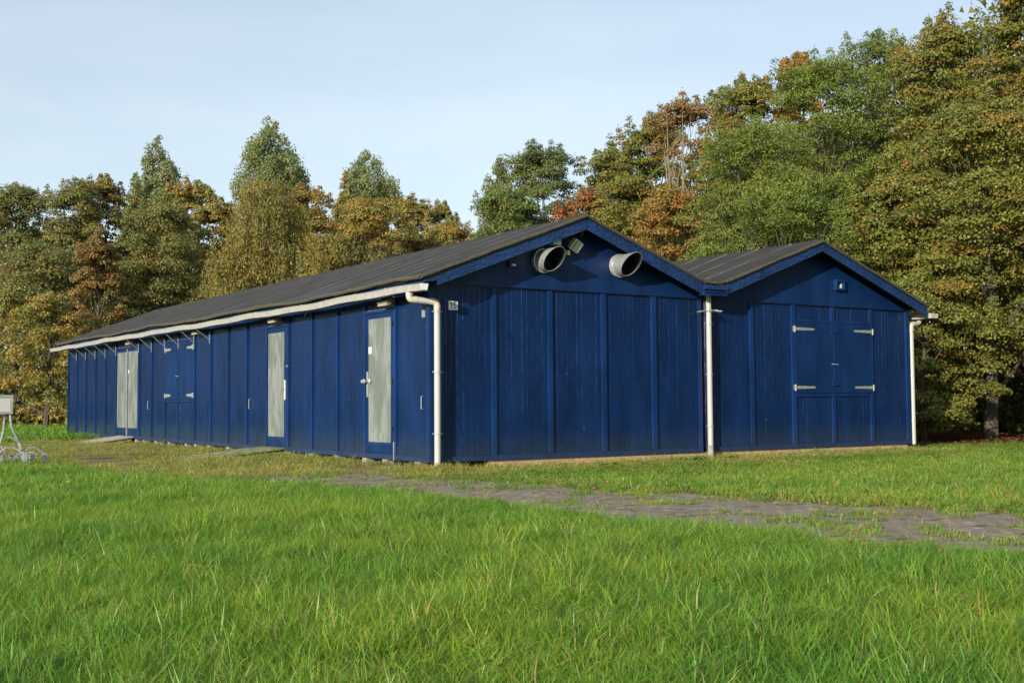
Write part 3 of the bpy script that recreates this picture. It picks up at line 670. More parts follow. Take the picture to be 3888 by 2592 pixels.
MB().obox(c0, ax1, ax2, nrm, .125, .105, .035).build('housing', M_cast, t)
MB().obox(c0+nrm*.038, ax1, ax2, nrm, .105, .085, .004).build('lens', M_lamp_glass, t)
MB().tube([c0-ax1*.13, c0-ax1*.13-nrm*.1, Vector((2.90, -.05, 3.98))], .013, 6).build('bracket', M_cast, t)
fr = MB()
for sx in (-1, 1): fr.obox(c0+nrm*.043+ax1*sx*.115, ax1, ax2, nrm, .012, .107, .006); fr.obox(c0+nrm*.044+ax2*sx*.095, ax1, ax2, nrm, .104, .012, .006)
fr.build('bezel', M_steel, t)
t = thing('motion_sensor', 'small cream motion sensor hanging below the floodlight', 'sensor', (2.86, -.14, 3.78))
MB().obox((2.862, -.15, 3.765), (1, 0, .2), (0, 1, .3), (-.2, -.3, 1), .034, .034, .038).build('body', M_cream, t)
MB().tube([(2.865, -.13, 3.80), (2.90, -.16, 3.86)], .012, 6).build('stem', M_dark, t)
t = thing('junction_box', 'white box tucked under the left roof slope, above the left cowl', 'box', (2.6, -.1, 3.93))
MB().box(2.50, 2.66, -.20, -.05, 3.885, 4.00).build('case', M_white, t); MB().box(2.49, 2.67, -.215, -.202, 3.88, 4.005).build('lid', M_plate, t)
t = thing('warning_beacon', 'small amber beacon lamp hanging right under the gable peak', 'beacon', (3.2, -.14, 4.12))
MB().tube([(3.2, -.14, 4.10), (3.2, -.14, 4.125), (3.2, -.14, 4.16), (3.2, -.14, 4.175)], [.025, .036, .036, .02], 10).build('lens', M_orange, t, smooth=True)
MB().tube([(3.2, -.14, 4.176), (3.2, -.14, 4.25)], .028, 10).build('base', M_dark, t)
t = thing('motion_sensor', 'tiny white sensor on the gable, left of the left cowl', 'sensor', (1.67, -.1, 3.47))
MB().box(1.63, 1.70, -.16, -.08, 3.445, 3.48).build('body', M_white, t); MB().box(1.60, 1.66, -.10, -.046, 3.46, 3.54).build('bracket', M_dark, t)
cb = MB().tube([(1.70, -.06, 3.50), (1.85, -.055, 3.48), (2.0, -.055, 3.56), (2.1, -.06, 3.72), (2.3, -.06, 3.88), (2.5, -.06, 3.93)], .006, 4).build('cable', M_dark, shed)
MB().tube([(2.67, -.06, 3.93), (2.78, -.055, 3.95), (2.88, -.06, 4.06), (3.0, -.06, 4.09), (3.18, -.08, 4.2)], .006, 4).build('cable', M_dark, shed)
# number plate
def text(s_, size, loc, rot, mat, parent, name='lettering'):
    cu = bpy.data.curves.new('t', 'FONT'); cu.body = s_; cu.size = size*S; cu.extrude = 0.0012; cu.offset = 0.0012
    tmp = bpy.data.objects.new('t', cu); COL.objects.link(tmp); bpy.context.view_layer.update()
    me = bpy.data.meshes.new_from_object(tmp.evaluated_get(bpy.context.evaluated_depsgraph_get())); bpy.data.objects.remove(tmp)
    me.materials.clear(); me.materials.append(mat); o = bpy.data.objects.new(name, me); COL.objects.link(o)
    o.parent = parent; o.location = (Vector(loc) - Vector(WLOC[parent.name]))*S; o.rotation_euler = rot; return o
t = thing('house_number', 'square white number plate reading 15 at the left of the gable wall', 'number plate', (.48, .005, 2.70))
MB().box(.389, .573, -.008, .011, 2.622, 2.776).build('plate', M_plate, t)
def digit(strokes, par, w_=.015):
    mb = MB()
    for s0 in strokes:
        s0 = [Vector((p[0], -.0095, p[1])) for p in s0]
        for a, b in zip(s0[:-1], s0[1:]):
            d = (b-a).normalized(); mb.obox((a+b)/2, d, (0, 1, 0), d.cross(Vector((0, 1, 0))), (b-a).length/2+w_*.35, .0012+random.random()*.0004, w_/2)
    mb.build('digit', M_black, par)
digit([[(.418, 2.735), (.448, 2.752), (.448, 2.648)]], t)
digit([[(.535, 2.750), (.492, 2.750), (.487, 2.706), (.512, 2.711), (.530, 2.701), (.536, 2.682), (.530, 2.662), (.512, 2.651), (.485, 2.655)]], t, .014)
t = tag(MB().box(.002, .0115, .15, .26, 2.49, 2.62).build('sticker', simple('faded_sticker', (0.22, 0.25, 0.22), 0.5), None), 'pale sticker high on the long side, beside the corner downpipe', 'sticker')
t = tag(MB().box(-.016, -.0125, 2.12, 2.24, 1.93, 2.06).build('notice', M_white, None), 'white paper notice on the panel of the nearest door', 'notice')
t = tag(MB().box(-.016, -.0125, 17.80, 17.87, 1.93, 2.04).build('notice', M_white, None), 'tiny white notice on the panel of the far double door', 'notice')

# ramps
def ramp_obj(label, y0, y1, xl, zh, n, mat, across):
    t = thing('ramp', label, 'ramp', (-.03, (y0+y1)/2, 0)); 
    lo = float(gz(xl, (y0+y1)/2))+.012
    def P(s, y, dz): x = -.045 + (xl+.045)*s; return (x, y, zh + (lo-zh)*s + dz)
    for k in range(n):
        j = random.uniform(-.004, .004); g = .012
        if across:   # slats run parallel to the wall
            a, b = k/n+.004, (k+1)/n-.012
            vs_ = [P(a, y0+j, 0), P(b, y0+j, 0), P(b, y1+j, 0), P(a, y1+j, 0)]
        else:
            a, b = y0+(y1-y0)*k/n+g/2, y0+(y1-y0)*(k+1)/n-g/2
            vs_ = [P(0+j, a, 0), P(1+j*3, a, 0), P(1+j*3, b, 0), P(0+j, b, 0)]
        dn = [(v[0], v[1], v[2]-.035) for v in vs_]
        MB().add(vs_+dn, [(0,1,2,3), (7,6,5,4), (0,4,5,1), (1,5,6,2), (2,6,7,3), (3,7,4,0)]).build('plank', mat, t)
    for y in (y0+.06, y1-.10):
        a, b = P(.03, y, -.037), P(.97, y, -.037)
        MB().add([a, b, (b[0], b[1]+.05, b[2]), (a[0], a[1]+.05, a[2]), (a[0], a[1], a[2]-.09), (b[0], b[1], b[2]-.012), (b[0], b[1]+.05, b[2]-.012), (a[0], a[1]+.05, a[2]-.09)],
                 [(0,1,2,3), (7,6,5,4), (0,4,5,1), (1,5,6,2), (2,6,7,3), (3,7,4,0)]).build('bearer', mat, t)
ramp_obj('grey slatted timber ramp in front of the far double door', 17.15, 18.6, -1.55, .085, 11, M_wood, True)
ramp_obj('mossy plank ramp in front of the second door from the corner', 6.1, 7.3, -2.1, .075, 7, M_wood_moss, False)

# loose stones under the sill
for i in range(11):
    yy = 10.2 + i*.6 + random.uniform(-.12, .12); r = random.uniform(.05, .10); x = -.02 - random.random()*.14
    mb = MB(); V = []; import itertools
    n1, n2 = 6, 4
    for a in range(n2+1):
        th = math.pi*a/n2
        for b in range(n1):
            ph = 2*math.pi*b/n1; q = r*random.uniform(.8, 1.15); V.append((x+q*math.sin(th)*math.cos(ph), yy+1.3*q*math.sin(th)*math.sin(ph), -.11+.7*q*math.cos(th)))
    F = [(a*n1+b, a*n1+(b+1) % n1, (a+1)*n1+(b+1) % n1, (a+1)*n1+b) for a in range(n2) for b in range(n1)]
    tag(mb.add(V, F).build('stone', M_stone), 'rough tan stone in the row lying under the sill of the long side', 'stone', 'stones under the sill')

# information board and bicycle rack at the left edge
t = thing('sign_board', 'white sign board in a grey metal frame on bent tubular legs, at the left edge', 'sign', (-6.3, 6.6, -.2))
bx0, bx1, by = -7.5, -5.42, 6.5
MB().box(bx0+.06, bx1-.05, by-.03, by+.01, .90, 1.17).build('sign_face', M_board_white, t)
fr = MB().box(bx0, bx1, by-.05, by+.04, 1.172, 1.215).box(bx0, bx1, by-.05, by+.04, .855, .898).box(bx1-.048, bx1, by-.05, by+.04, .898, 1.172).box(bx0, bx0+.058, by-.05, by+.04, .898, 1.172)
fr.build('frame', M_steel, t)
for x in (-5.46, -7.4):
    MB().tube([(x, by, .855), (x+.02, by, .62), (x+.16, by+.02, .32), (x+.24, by+.03, .02), (x+.25, by+.03, -.25)], .022, 6).build('leg', M_steel, t)
    MB().tube([(x-.08, by+.05, .855), (x-.10, by+.1, .5), (x-.2, by+.15, .1), (x-.26, by+.2, -.25)], .02, 6).build('leg', M_steel, t)
t = thing('bicycle_rack', 'low galvanised bicycle rack of bent tubes on grey block feet, beside the sign board', 'bicycle rack', (-5.6, 6.5, -.2))
for i, (x, y) in enumerate(((-4.83, 6.5), (-5.09, 6.35), (-5.31, 6.75), (-5.24, 6.2), (-5.62, 6.5), (-5.95, 6.4))):
    z = float(gz(x, y)); MB().box(x-.035, x+.035, y-.05, y+.05, z-.03, .10 + .03*(i % 2)).build('foot', M_steel, t)
MB().tube([(-4.85, 6.5, .10), (-5.0, 6.5, .20), (-5.1, 6.5, .20), (-5.24, 6.45, .09), (-5.33, 6.45, .10)], .016, 6).build('wheel_hoop', M_steel, t)
MB().tube([(-5.12, 6.35, .12), (-5.24, 6.35, .11), (-5.42, 6.4, .22), (-5.55, 6.4, .21), (-5.7, 6.45, .08)], .016, 6).build('wheel_hoop', M_steel, t)
MB().tube([(-5.5, 6.5, .42), (-5.38, 6.5, .38), (-5.28, 6.5, .30), (-5.2, 6.5, .06)], .018, 6).build('upright_hoop', M_steel, t)
MB().tube([(-5.95, 6.5, .10), (-5.8, 6.5, .22), (-5.68, 6.5, .32), (-5.55, 6.5, .15), (-5.45, 6.5, .03)], .016, 6).build('wheel_hoop', M_steel, t)
MB().tube([(-6.3, 6.7, .05), (-4.9, 6.72, .05)], .015, 6).build('cross_bar', M_steel, t)

# ------------------------------------------------------------------ foliage
def unit(v): return v/np.maximum(np.linalg.norm(v, axis=1, keepdims=True), 1e-9)
def leaves(P, Nrm, size, cols, tri, asp=0.62, along=None):
    n = len(P); a = unit(np.cross(Nrm, rng.normal(size=(n, 3)))) if along is None else unit(along + 0.25*rng.normal(size=(n, 3)))
    b = unit(np.cross(Nrm, a)); s_ = (size*rng.uniform(.65, 1.35, n))[:, None]
    if tri:
        V = np.stack([P - a*s_*.5, P + a*s_*.35 + b*s_*asp*.62, P + a*s_*.5 - b*s_*asp*.62], 1); k = 3
    else:
        V = np.stack([P - a*s_*.55, P - b*s_*asp*.5 + a*s_*.05, P + a*s_*.55 + Nrm*s_*.12, P + b*s_*asp*.5 + a*s_*.05], 1); k = 4
    return V.reshape(-1, 3), k, np.repeat(cols, k, 0)
PAL = dict(
 olive=[(.105,.125,.034),(.082,.112,.030),(.130,.132,.038),(.145,.122,.036)],
 poplar=[(.125,.165,.060),(.098,.140,.046),(.16,.19,.085),(.080,.115,.036)],
 willow=[(.150,.135,.034),(.12,.125,.036),(.18,.145,.032),(.09,.105,.026)],
 gold=[(.185,.155,.036),(.14,.15,.036),(.21,.15,.032),(.12,.135,.03)],
 orange=[(.20,.110,.028),(.17,.125,.030),(.13,.12,.028),(.21,.13,.030)],
 brown=[(.17,.108,.036),(.15,.104,.034),(.13,.110,.032),(.18,.125,.042)],
 rust=[(.20,.080,.030),(.17,.085,.03),(.13,.105,.03)],
 green=[(.080,.115,.026),(.095,.130,.030),(.118,.145,.034),(.055,.095,.02)],
 dark=[(.060,.088,.024),(.075,.105,.030),(.095,.118,.035),(.048,.07,.02)],
 wood=[(.060,.080,.020),(.075,.090,.022),(.095,.095,.024),(.04,.06,.014)],
 beech=[(.128,.122,.024),(.104,.122,.022),(.082,.112,.020),(.165,.115,.022),(.110,.122,.024),(.092,.116,.022),(.10,.12,.022)],
 locust=[(.092,.140,.024),(.110,.158,.028),(.135,.170,.032),(.072,.112,.022)],
 maple=[(.165,.14,.036),(.11,.13,.032),(.185,.14,.036),(.20,.125,.034)])
PAL = {k: [tuple(min(.32, x*(1.25 if k != 'wood' else 1.2)*m_) for x, m_ in zip(c, (1.10, 1.0, .92))) for c in v] for k, v in PAL.items()}
def clump_cols(pal, cid, n, jit=.28):
    pal = np.array(PAL[pal]); k = len(pal); cc = rng.integers(0, k, cid.max()+1)
    other = rng.integers(0, k, n); pick = np.where(rng.random(n) < .74, cc[cid], other)
    c = pal[pick]*rng.uniform(1-jit, 1+jit, (n, 1))*rng.uniform(.88, 1.14, cid.max()+1)[cid][:, None]; return c
def clumps_for(kind, H, r, hb, R):
    C = []; Rr = []
    if kind == 'poplar':
        n = int(78*R)
        for i in range(n):
            t_ = i/n; z = hb + (H-hb)*(t_**.62 if 0 else t_**.8); env = r*min(1, (1-t_)/.34)**.72
            a = rng.uniform(0, 6.283); q = env*rng.uniform(.25, .85); C.append((q*math.cos(a), q*math.sin(a), z - .02*H)); s_ = max(.20, env*rng.uniform(.26, .38)); Rr.append((s_, s_, s_*rng.uniform(1.7, 2.5)))
    elif kind == 'willow':
        for i in range(int(60*R)):
            t_ = rng.random()**.8; z = hb + (H-hb)*(.35+.65*t_); env = r*math.sqrt(max(.05, 1-((t_-.25)/.8)**2)); a = rng.uniform(0, 6.283); q = env*rng.uniform(.3, .9)
            C.append((q*math.cos(a), q*math.sin(a), z)); s_ = r*rng.uniform(.13, .22); Rr.append((s_, s_, s_*.7))
    else:
        n = int({'broad': 135, 'sparse': 80, 'locust': 150, 'layered': 230}.get(kind, 120)*R)
        for i in range(n):
            t_ = rng.random()**.85
            z = hb + (H-hb)*t_*.95
            env = r*max(.10, (1 - (max(0, t_-.40)/.66)**2.1))**.66*(.80+.20*min(1, t_/.25))*rng.uniform(.86, 1.16)
            env *= .92 + .12*math.sin(3*t_*6 + i % 5)
            a = rng.uniform(0, 6.283); q = env*rng.uniform(.35, .98)**.8
            C.append((q*math.cos(a), q*math.sin(a), z)); s_ = r*rng.uniform(.09, .27)
            fz = {'broad': .85, 'sparse': .9, 'locust': .50, 'layered': .38}.get(kind, .8); Rr.append((s_*1.1, s_*1.1, s_*fz))
        for i in range(int(11*R)):                                   # leaders that break the outline
            a = rng.uniform(0, 6.283); q = r*rng.uniform(0, .95); zz = H - (q/r)**2*1.3 - rng.uniform(0, .5) + .15
            for j in range(3): C.append((q*math.cos(a)+j*.03, q*math.sin(a), zz - j*.34)); Rr.append((.15+.14*j, .15+.14*j, .27))
    return np.array(C), np.array(Rr)
def tree(name, label, x, y, top, r, kind, pal, hb, leaf, dens=1.0, tri=True, group=None, stems=1, lean=0, bark=None, limb_show=0.0, ang=0.62, cat='tree'):
    if kind not in ('poplar', 'willow'): r *= 1.12
    base = float(gz(x, y)) - .05; H = top - base
    C, Rr = clumps_for(kind, H, r, hb, max(.6, min(1.6, (H-hb)/9*r/2)))
    tr = thing(name, label, cat, (x, y, base), group)
    bark = bark or M_bark
    # trunk, then limbs reaching for the clumps
    tb = MB()
    tips = [(0, 0, 0)]
    for s_ in range(stems):
        a0 = rng.uniform(0, 6.28); sp_ = 0 if stems == 1 else rng.uniform(.3, .9)
        th = H*({'willow': .62, 'poplar': .72}.get(kind, .95 if stems > 1 and pal == 'brown' else .78)); P = []; rr = []
        r0 = (.020 if stems == 1 else .0068)*H
        for i in range(9):
            t_ = i/8; P.append((x + math.cos(a0)*sp_*t_*r + .12*math.sin(3*t_+a0) + lean*t_*H, y + math.sin(a0)*sp_*t_*r + .1*math.sin(4*t_+2*a0), base + th*t_)); rr.append(r0*(1-t_)**.8 + .008)
        tb.tube(P, rr, 6, caps=False)
        nl = int(16*(1.5 if limb_show else 1)/stems**.5)
        order = rng.permutation(len(C))[:nl]
        for ci in order:
            c = C[ci]; zb = max(.12*H, c[2] - rng.uniform(.18, .32)*H*(1.0 if kind != 'poplar' else 1.3)); t_ = min(.98, zb/th)
            fi = t_*8; i0 = int(fi); st = Vector(P[i0]).lerp(Vector(P[min(8, i0+1)]), fi-i0); en = Vector((x+c[0], y+c[1], base+c[2]))
            mid = st.lerp(en, .5) + Vector((0, 0, -.05*(en-st).length)); rb = max(.02, rr[i0]*.5)
            tb.tube([st, mid, en, en + (en-mid)*.08], [rb, rb*.6, rb*.3, .008], 5, caps=False)
    tb.build('trunk', bark, tr, smooth=True)
    # leaves
    leaf = leaf*.74; Hc = (H-hb); area = 2*r*Hc; la = .33*leaf*leaf*ang; n = min(70000, int(dens*3.6*area/la*.55))
    wgt = Rr[:, 0]*Rr[:, 2]; wgt = wgt/wgt.sum(); cid = rng.choice(len(C), n, p=wgt)
    d = unit(rng.normal(size=(n, 3))); d[:, 2] = np.where(d[:, 2] < -.2, -d[:, 2]*.6, d[:, 2]); 
    if kind == 'willow':
        ln = rng.random(n)**.9*rng.uniform(.8, 2.0, len(C))[cid]*(r/2.2)
        # strands: quantised azimuth so leaves line up in hanging threads
        q = rng.integers(0, 26, n); sa = (cid*7.3 + q*2.399); rad = Rr[cid, 0]*(.35+.9*((q*0.618) % 1)); 
        P = C[cid] + np.stack([np.cos(sa)*rad*(1+.35*ln), np.sin(sa)*rad*(1+.35*ln), .28*rad - ln*1.15 + .25*np.sin(ln*3)], 1) + rng.normal(size=(n, 3))*.045
        P[:, 2] = np.maximum(P[:, 2], hb*.4+.2); Nr = unit(np.stack([np.cos(sa), np.sin(sa), .3+0*sa], 1) + .6*rng.normal(size=(n, 3)))
        al = np.tile(np.array([[.1, .05, -1.0]]), (n, 1)) + .25*rng.normal(size=(n, 3))
    else:
        rad = rng.uniform(.55, 1.04, n)**.6; P = C[cid] + d*Rr[cid]*rad[:, None]
        P += rng.normal(size=(n, 3))*leaf*.45
        if kind in ('locust', 'layered'):
            out_ = np.hypot(P[:, 0]-C[cid, 0], P[:, 1]-C[cid, 1])/Rr[cid, 0]; P[:, 2] -= .30*Rr[cid, 0]*out_**2
        Nr = unit(d*.85 + rng.normal(size=(n, 3))*.5 + np.array([[-.12, -.08, .3]])); al = None
        if kind == 'poplar': al = np.tile(np.array([[0, 0, 1.0]]), (n, 1)) + .6*rng.normal(size=(n, 3))
        if kind == 'locust': al = unit(np.stack([d[:, 0], d[:, 1], -.45+0*d[:, 0]], 1) + .35*rng.normal(size=(n, 3)))
    if lean: P[:, 0] += lean*P[:, 2]
    P = P + np.array([[x, y, base]])
    cols = clump_cols(pal, cid, n)
    V, k, cc = leaves(P, Nr, leaf, cols, tri, {'willow': .38, 'locust': .42}.get(kind, .7), al)
    me = np_mesh('crown', (V - np.array([[x, y, base]]))*S, np.arange(len(V)), k, M_leaf, cc)
    o = bpy.data.objects.new('crown', me); COL.objects.link(o); o.parent = tr
    return tr
GB = 'trees standing in the belt behind the sheds'
# name, label, x, y, top, r, kind, palette, crown base, leaf size, density, options
T = [
 ('broadleaf_tree','olive tree with a broad rounded top at the far left edge',5.3,62,15.0,3.3,'broad','olive',2,.17,1.0,{}),
 ('broadleaf_tree','olive tree with thin spiky tops, second from the left edge',8.2,59.5,15.2,2.4,'broad','olive',2,.16,.9,{}),
 ('broadleaf_tree','wispy grey green tree with a feathery top, left of the first poplar',10.8,62,16.0,2.4,'sparse','willow',3,.16,.9,{}),
 ('broadleaf_tree','bushy dark olive tree low in front at the far left',4.6,49.5,9.8,3.2,'broad','olive',1,.15,1.0,{}),
 ('maple_tree','slim brown orange maple with a pointed top, in front of the left belt',5.1,41,9.2,1.35,'broad','brown',1.5,.13,.9,dict(limb_show=1)),
 ('maple_tree','low yellow brown maple beside the far left corner of the long shed',2.1,38,6.0,1.9,'broad','gold',.6,.13,.8,{}),
 ('poplar_tree','tall narrow poplar, leftmost of the tall poplars on the skyline',20.3,81.5,24.2,2.8,'poplar','poplar',4,.22,1.2,{}),
 ('poplar_tree','shorter poplar spire leaning on the left side of the leftmost tall poplar',18.2,80.4,20.4,1.6,'poplar','poplar',4,.21,1.1,{}),
 ('broadleaf_tree','yellow green tree with loose round top, right of the leftmost poplar',17.7,65.6,17.2,1.9,'sparse','gold',3,.18,1.1,{}),
 ('broadleaf_tree','large olive brown tree in front of the leftmost poplar',11.5,51.9,13.0,3.3,'broad','olive',1,.16,1.0,{}),
 ('broadleaf_tree','small golden green tree in the gap left of the weeping willow',16.1,54.7,13.9,1.9,'sparse','gold',3,.16,1.1,{}),
 ('poplar_tree','tallest poplar, a dense green spire rising above the weeping willow',28.2,76.1,25.8,3.2,'poplar','poplar',5,.22,1.3,{}),
 ('poplar_tree','dark short poplar spire against the right flank of the tallest poplar',29.4,73.3,20.9,1.35,'poplar','dark',5,.20,1.2,{}),
 ('weeping_willow','weeping willow with hanging golden green strands behind the long shed',12.8,39.1,12.3,3.3,'willow','willow',1.5,.17,1.25,{}),
 ('broadleaf_tree','orange olive tree between the willow and the third poplar',21.8,54.4,15.4,2.5,'broad','maple',3,.17,1.0,{}),
 ('poplar_tree','broad double topped poplar, rightmost of the three tall poplars',35.1,71.6,22.8,3.4,'poplar','poplar',5,.21,1.2,{}),
 ('poplar_tree','small yellowish poplar spire on the left flank of the rightmost poplar',32.3,70.0,20.3,1.5,'poplar','gold',5,.20,1.1,{}),
 ('broadleaf_tree','golden tree with several bare pale stems showing below its crown',18.2,37.8,11.9,2.3,'broad','gold',4.6,.14,.85,dict(stems=6, bark='pale', limb_show=1)),
 ('weeping_willow','brownish drooping tree low behind the roof, right of the big willow',13.2,31.8,8.8,2.1,'willow','willow',1.5,.15,1.2,{}),
 ('broadleaf_tree','thin pale green tree rising right of the golden many stemmed tree',28.8,52.1,14.9,1.7,'broad','gold',3,.15,1.1,{}),
 ('birch_tree','sparse birch with see through hanging twigs left of the dark alder',31.4,52.8,14.9,1.5,'sparse','gold',4,.12,.6,dict(limb_show=1)),
 ('maple_tree','small orange and yellow maple just above the roof, near the middle',22.4,40.6,10.9,1.7,'broad','maple',3,.14,1.0,{}),
 ('broadleaf_tree','low yellow green tree filling the dip left of the dark alder',26.0,42.7,12.0,2.3,'broad','gold',3,.14,1.0,{}),
 ('poplar_tree','pale green pointed poplar peeping over the left of the dark alder',36.2,52.7,18.8,1.8,'poplar','poplar',5,.18,1.2,{}),
 ('alder_tree','large dark green alder with a ragged top behind the ridge of the long shed',28.1,35.9,15.5,2.7,'broad','dark',3,.14,1.0,{}),
 ('alder_tree','rounded mid green alder in front and left of the large dark one',24.0,33.6,12.2,2.3,'broad','green',3,.14,1.05,{}),
 ('rowan_tree','rust coloured small tree right above the peak of the first gable',24.2,26.9,11.2,1.5,'sparse','rust',3,.13,.9,{}),
 ('hornbeam_tree','olive brown hornbeam right of the rust coloured tree',30.0,32.1,14.8,2.1,'broad','beech',3,.14,1.0,{}),
 ('hornbeam_tree','olive green hornbeam with pointed leaders, left of the thin brown tree',27.7,26.3,15.0,2.1,'broad','beech',3,.13,1.0,{}),
 ('beech_tree','brown half bare tree with fine upright branches and a bent tip',25.2,20.9,14.4,1.9,'sparse','brown',3.5,.12,.5,dict(limb_show=1, stems=6, bark='pale')),
 ('beech_tree','orange brown tree low between the two gable peaks',19.4,15.6,9.0,2.1,'broad','orange',2.5,.12,.95,{}),
 ('hornbeam_tree','yellow olive hornbeam filling in above the roof left of the orange brown tree',20.4,19.5,10.2,2.1,'broad','beech',2.5,.12,1.0,{}),
 ('hornbeam_tree','tall olive hornbeam on the skyline left of the green locust',30.2,22.4,16.4,2.2,'broad','beech',3,.13,1.05,{}),
 ('maple_tree','orange topped maple poking above the left shoulder of the green locust',32.3,20.8,17.5,1.5,'sparse','orange',4,.13,1.1,{}),
 ('locust_tree','tall feathery green locust behind the second gable peak',24.1,12.4,14.0,2.6,'locust','locust',3,.13,1.0,dict(limb_show=1)),
 ('locust_tree','highest feathery green locust with sky gaps in its top',28.9,13.6,16.2,1.8,'locust','locust',4,.13,.75,dict(limb_show=1)),
 ('locust_tree','green locust sloping down left towards the orange brown tree',19.8,11.5,10.9,2.6,'locust','locust',2,.12,.95,dict(limb_show=1)),
 ('locust_tree','lowest green locust hanging right over the roof of the second shed',17.4,8.0,8.0,2.5,'locust','locust',1.5,.11,.9,dict(limb_show=1)),
 ('hornbeam_tree','orange flecked hornbeam on the upper right skyline',26.3,8.4,14.8,2.6,'layered','beech',2,.12,1.1,{}),
 ('hornbeam_tree','tallest hornbeam cut off by the top right corner',25.0,4.3,15.0,2.1,'layered','beech',2,.12,1.0,{}),
 ('hornbeam_tree','broad orange green hornbeam filling the middle of the right edge',20.3,2.9,9.8,2.5,'layered','beech',2.0,.11,1.05,dict(tri=False)),
 ('hornbeam_tree','orange green hornbeam behind the right slope of the second shed',19.2,5.2,8.0,1.7,'layered','beech',.8,.11,1.05,dict(tri=False)),
 ('hornbeam_tree','low spreading hornbeam whose branches hang to the grass right of the shed',17.5,3.0,4.6,1.9,'layered','beech',.35,.10,1.0,dict(tri=False)),
 ('hornbeam_tree','hanging hornbeam branches at the lower right edge above the brown litter',20.9,-.9,5.6,1.9,'layered','beech',1.7,.10,.95,dict(tri=False)),
]
for (nm, lab, x, y, top, r, kind, pal_, hb, leaf, dens, kw) in T:
    kw = dict(kw)
    if kw.get('bark') == 'pale': kw['bark'] = M_bark_pale
    tree(nm, lab, x, y, top, r, kind, pal_, hb, leaf, dens, group=GB, **kw)
# the deep wood behind, one mass
def mass(name, n, sampler, size, pal_, label=None, cat=None):
    P = sampler(n); cid = (np.floor(P[:, 0]/1.5)*31 + np.floor(P[:, 1]/1.5)*17 + np.floor(P[:, 2]/1.2)*7).astype(np.int64) % 997
    Nr = unit(rng.normal(size=(n, 3)) + np.array([[-.5, -.5, .4]])); V, k, cc = leaves(P, Nr, size, clump_cols(pal_, cid, n), True, .8)
    me = np_mesh(name, V*S, np.arange(len(V)), k, M_leaf, cc); o = bpy.data.objects.new(name, me); COL.objects.link(o); o['kind'] = 'stuff'
    if label: o['label'] = label
    if cat: o['category'] = cat
    return o
def wood(n):
    # a curving belt from far left to right edge
    ctl = np.array([(-52, 12, 11), (-52, 28, 12), (-44, 46, 13), (-30, 60, 13), (-16, 68, 14), (-6, 70, 14), (4, 68, 14.8), (14, 64, 14.2), (24, 60, 14.2), (33, 50, 12.5), (36, 42, 12.0), (35, 33, 13.6), (34.5, 24, 15.6), (33, 15, 16.5), (31, 6, 16.5), (28, -3, 16), (26, -12, 14), (27, -24, 13), (24, -36, 13), (16, -48, 13)])
    t_ = rng.random(n)*(len(ctl)-1); i = np.floor(t_).astype(int); f = (t_-i)[:, None]; c = ctl[i]*(1-f) + ctl[np.minimum(i+1, len(ctl)-1)]*f
    off = rng.uniform(-2.2, 2.2, (n, 2)); hmax = c[:, 2]*(.74 + .30*vnoise(c[:, 0]+off[:, 0], c[:, 1]+off[:, 1], 1.6, 11))
    z = rng.random(n)**.9*hmax; return np.stack([c[:, 0]+off[:, 0], c[:, 1]+off[:, 1], z], 1)
mass('woodland', 330000, wood, .27, 'wood', 'dense dark wood filling in behind the belt of trees', 'woodland')
def under(n):
    ctl = np.array([(-4, 58, 2.4), (4, 50, 2.8), (9, 44, 3), (14, 40, 3), (20, 37, 3), (24, 29, 3), (25, 20, 3.2), (25, 12, 3.2), (28, 4, 2.4), (28.5, -3, 2.0), (28.5, -9, 2.0)])
    t_ = rng.random(n)*(len(ctl)-1); i = np.floor(t_).astype(int); f = (t_-i)[:, None]; c = ctl[i]*(1-f) + ctl[np.minimum(i+1, len(ctl)-1)]*f
    off = rng.uniform(-1.0, 1.0, (n, 2)); hmax = c[:, 2]*(.55+.6*vnoise(c[:, 0]+off[:, 0], c[:, 1]+off[:, 1], .9, 12))
    return np.stack([c[:, 0]+off[:, 0], c[:, 1]+off[:, 1], rng.random(n)*hmax-.1], 1)
mass('undergrowth', 60000, under, .20, 'dark', 'dark undergrowth at the foot of the trees', 'undergrowth')
def reeds(n):
    x = rng.uniform(-1.5, 10, n); y = 47 - .25*x + rng.normal(size=n)*.7 - 1.2; return np.stack([x, y, rng.random(n)*1.1*(.4+.8*vnoise(x, y, .7, 3))-.1], 1)
ro_ = mass('reeds', 5000, reeds, .26, 'gold', 'pale reeds along the far edge of the field', 'reeds')

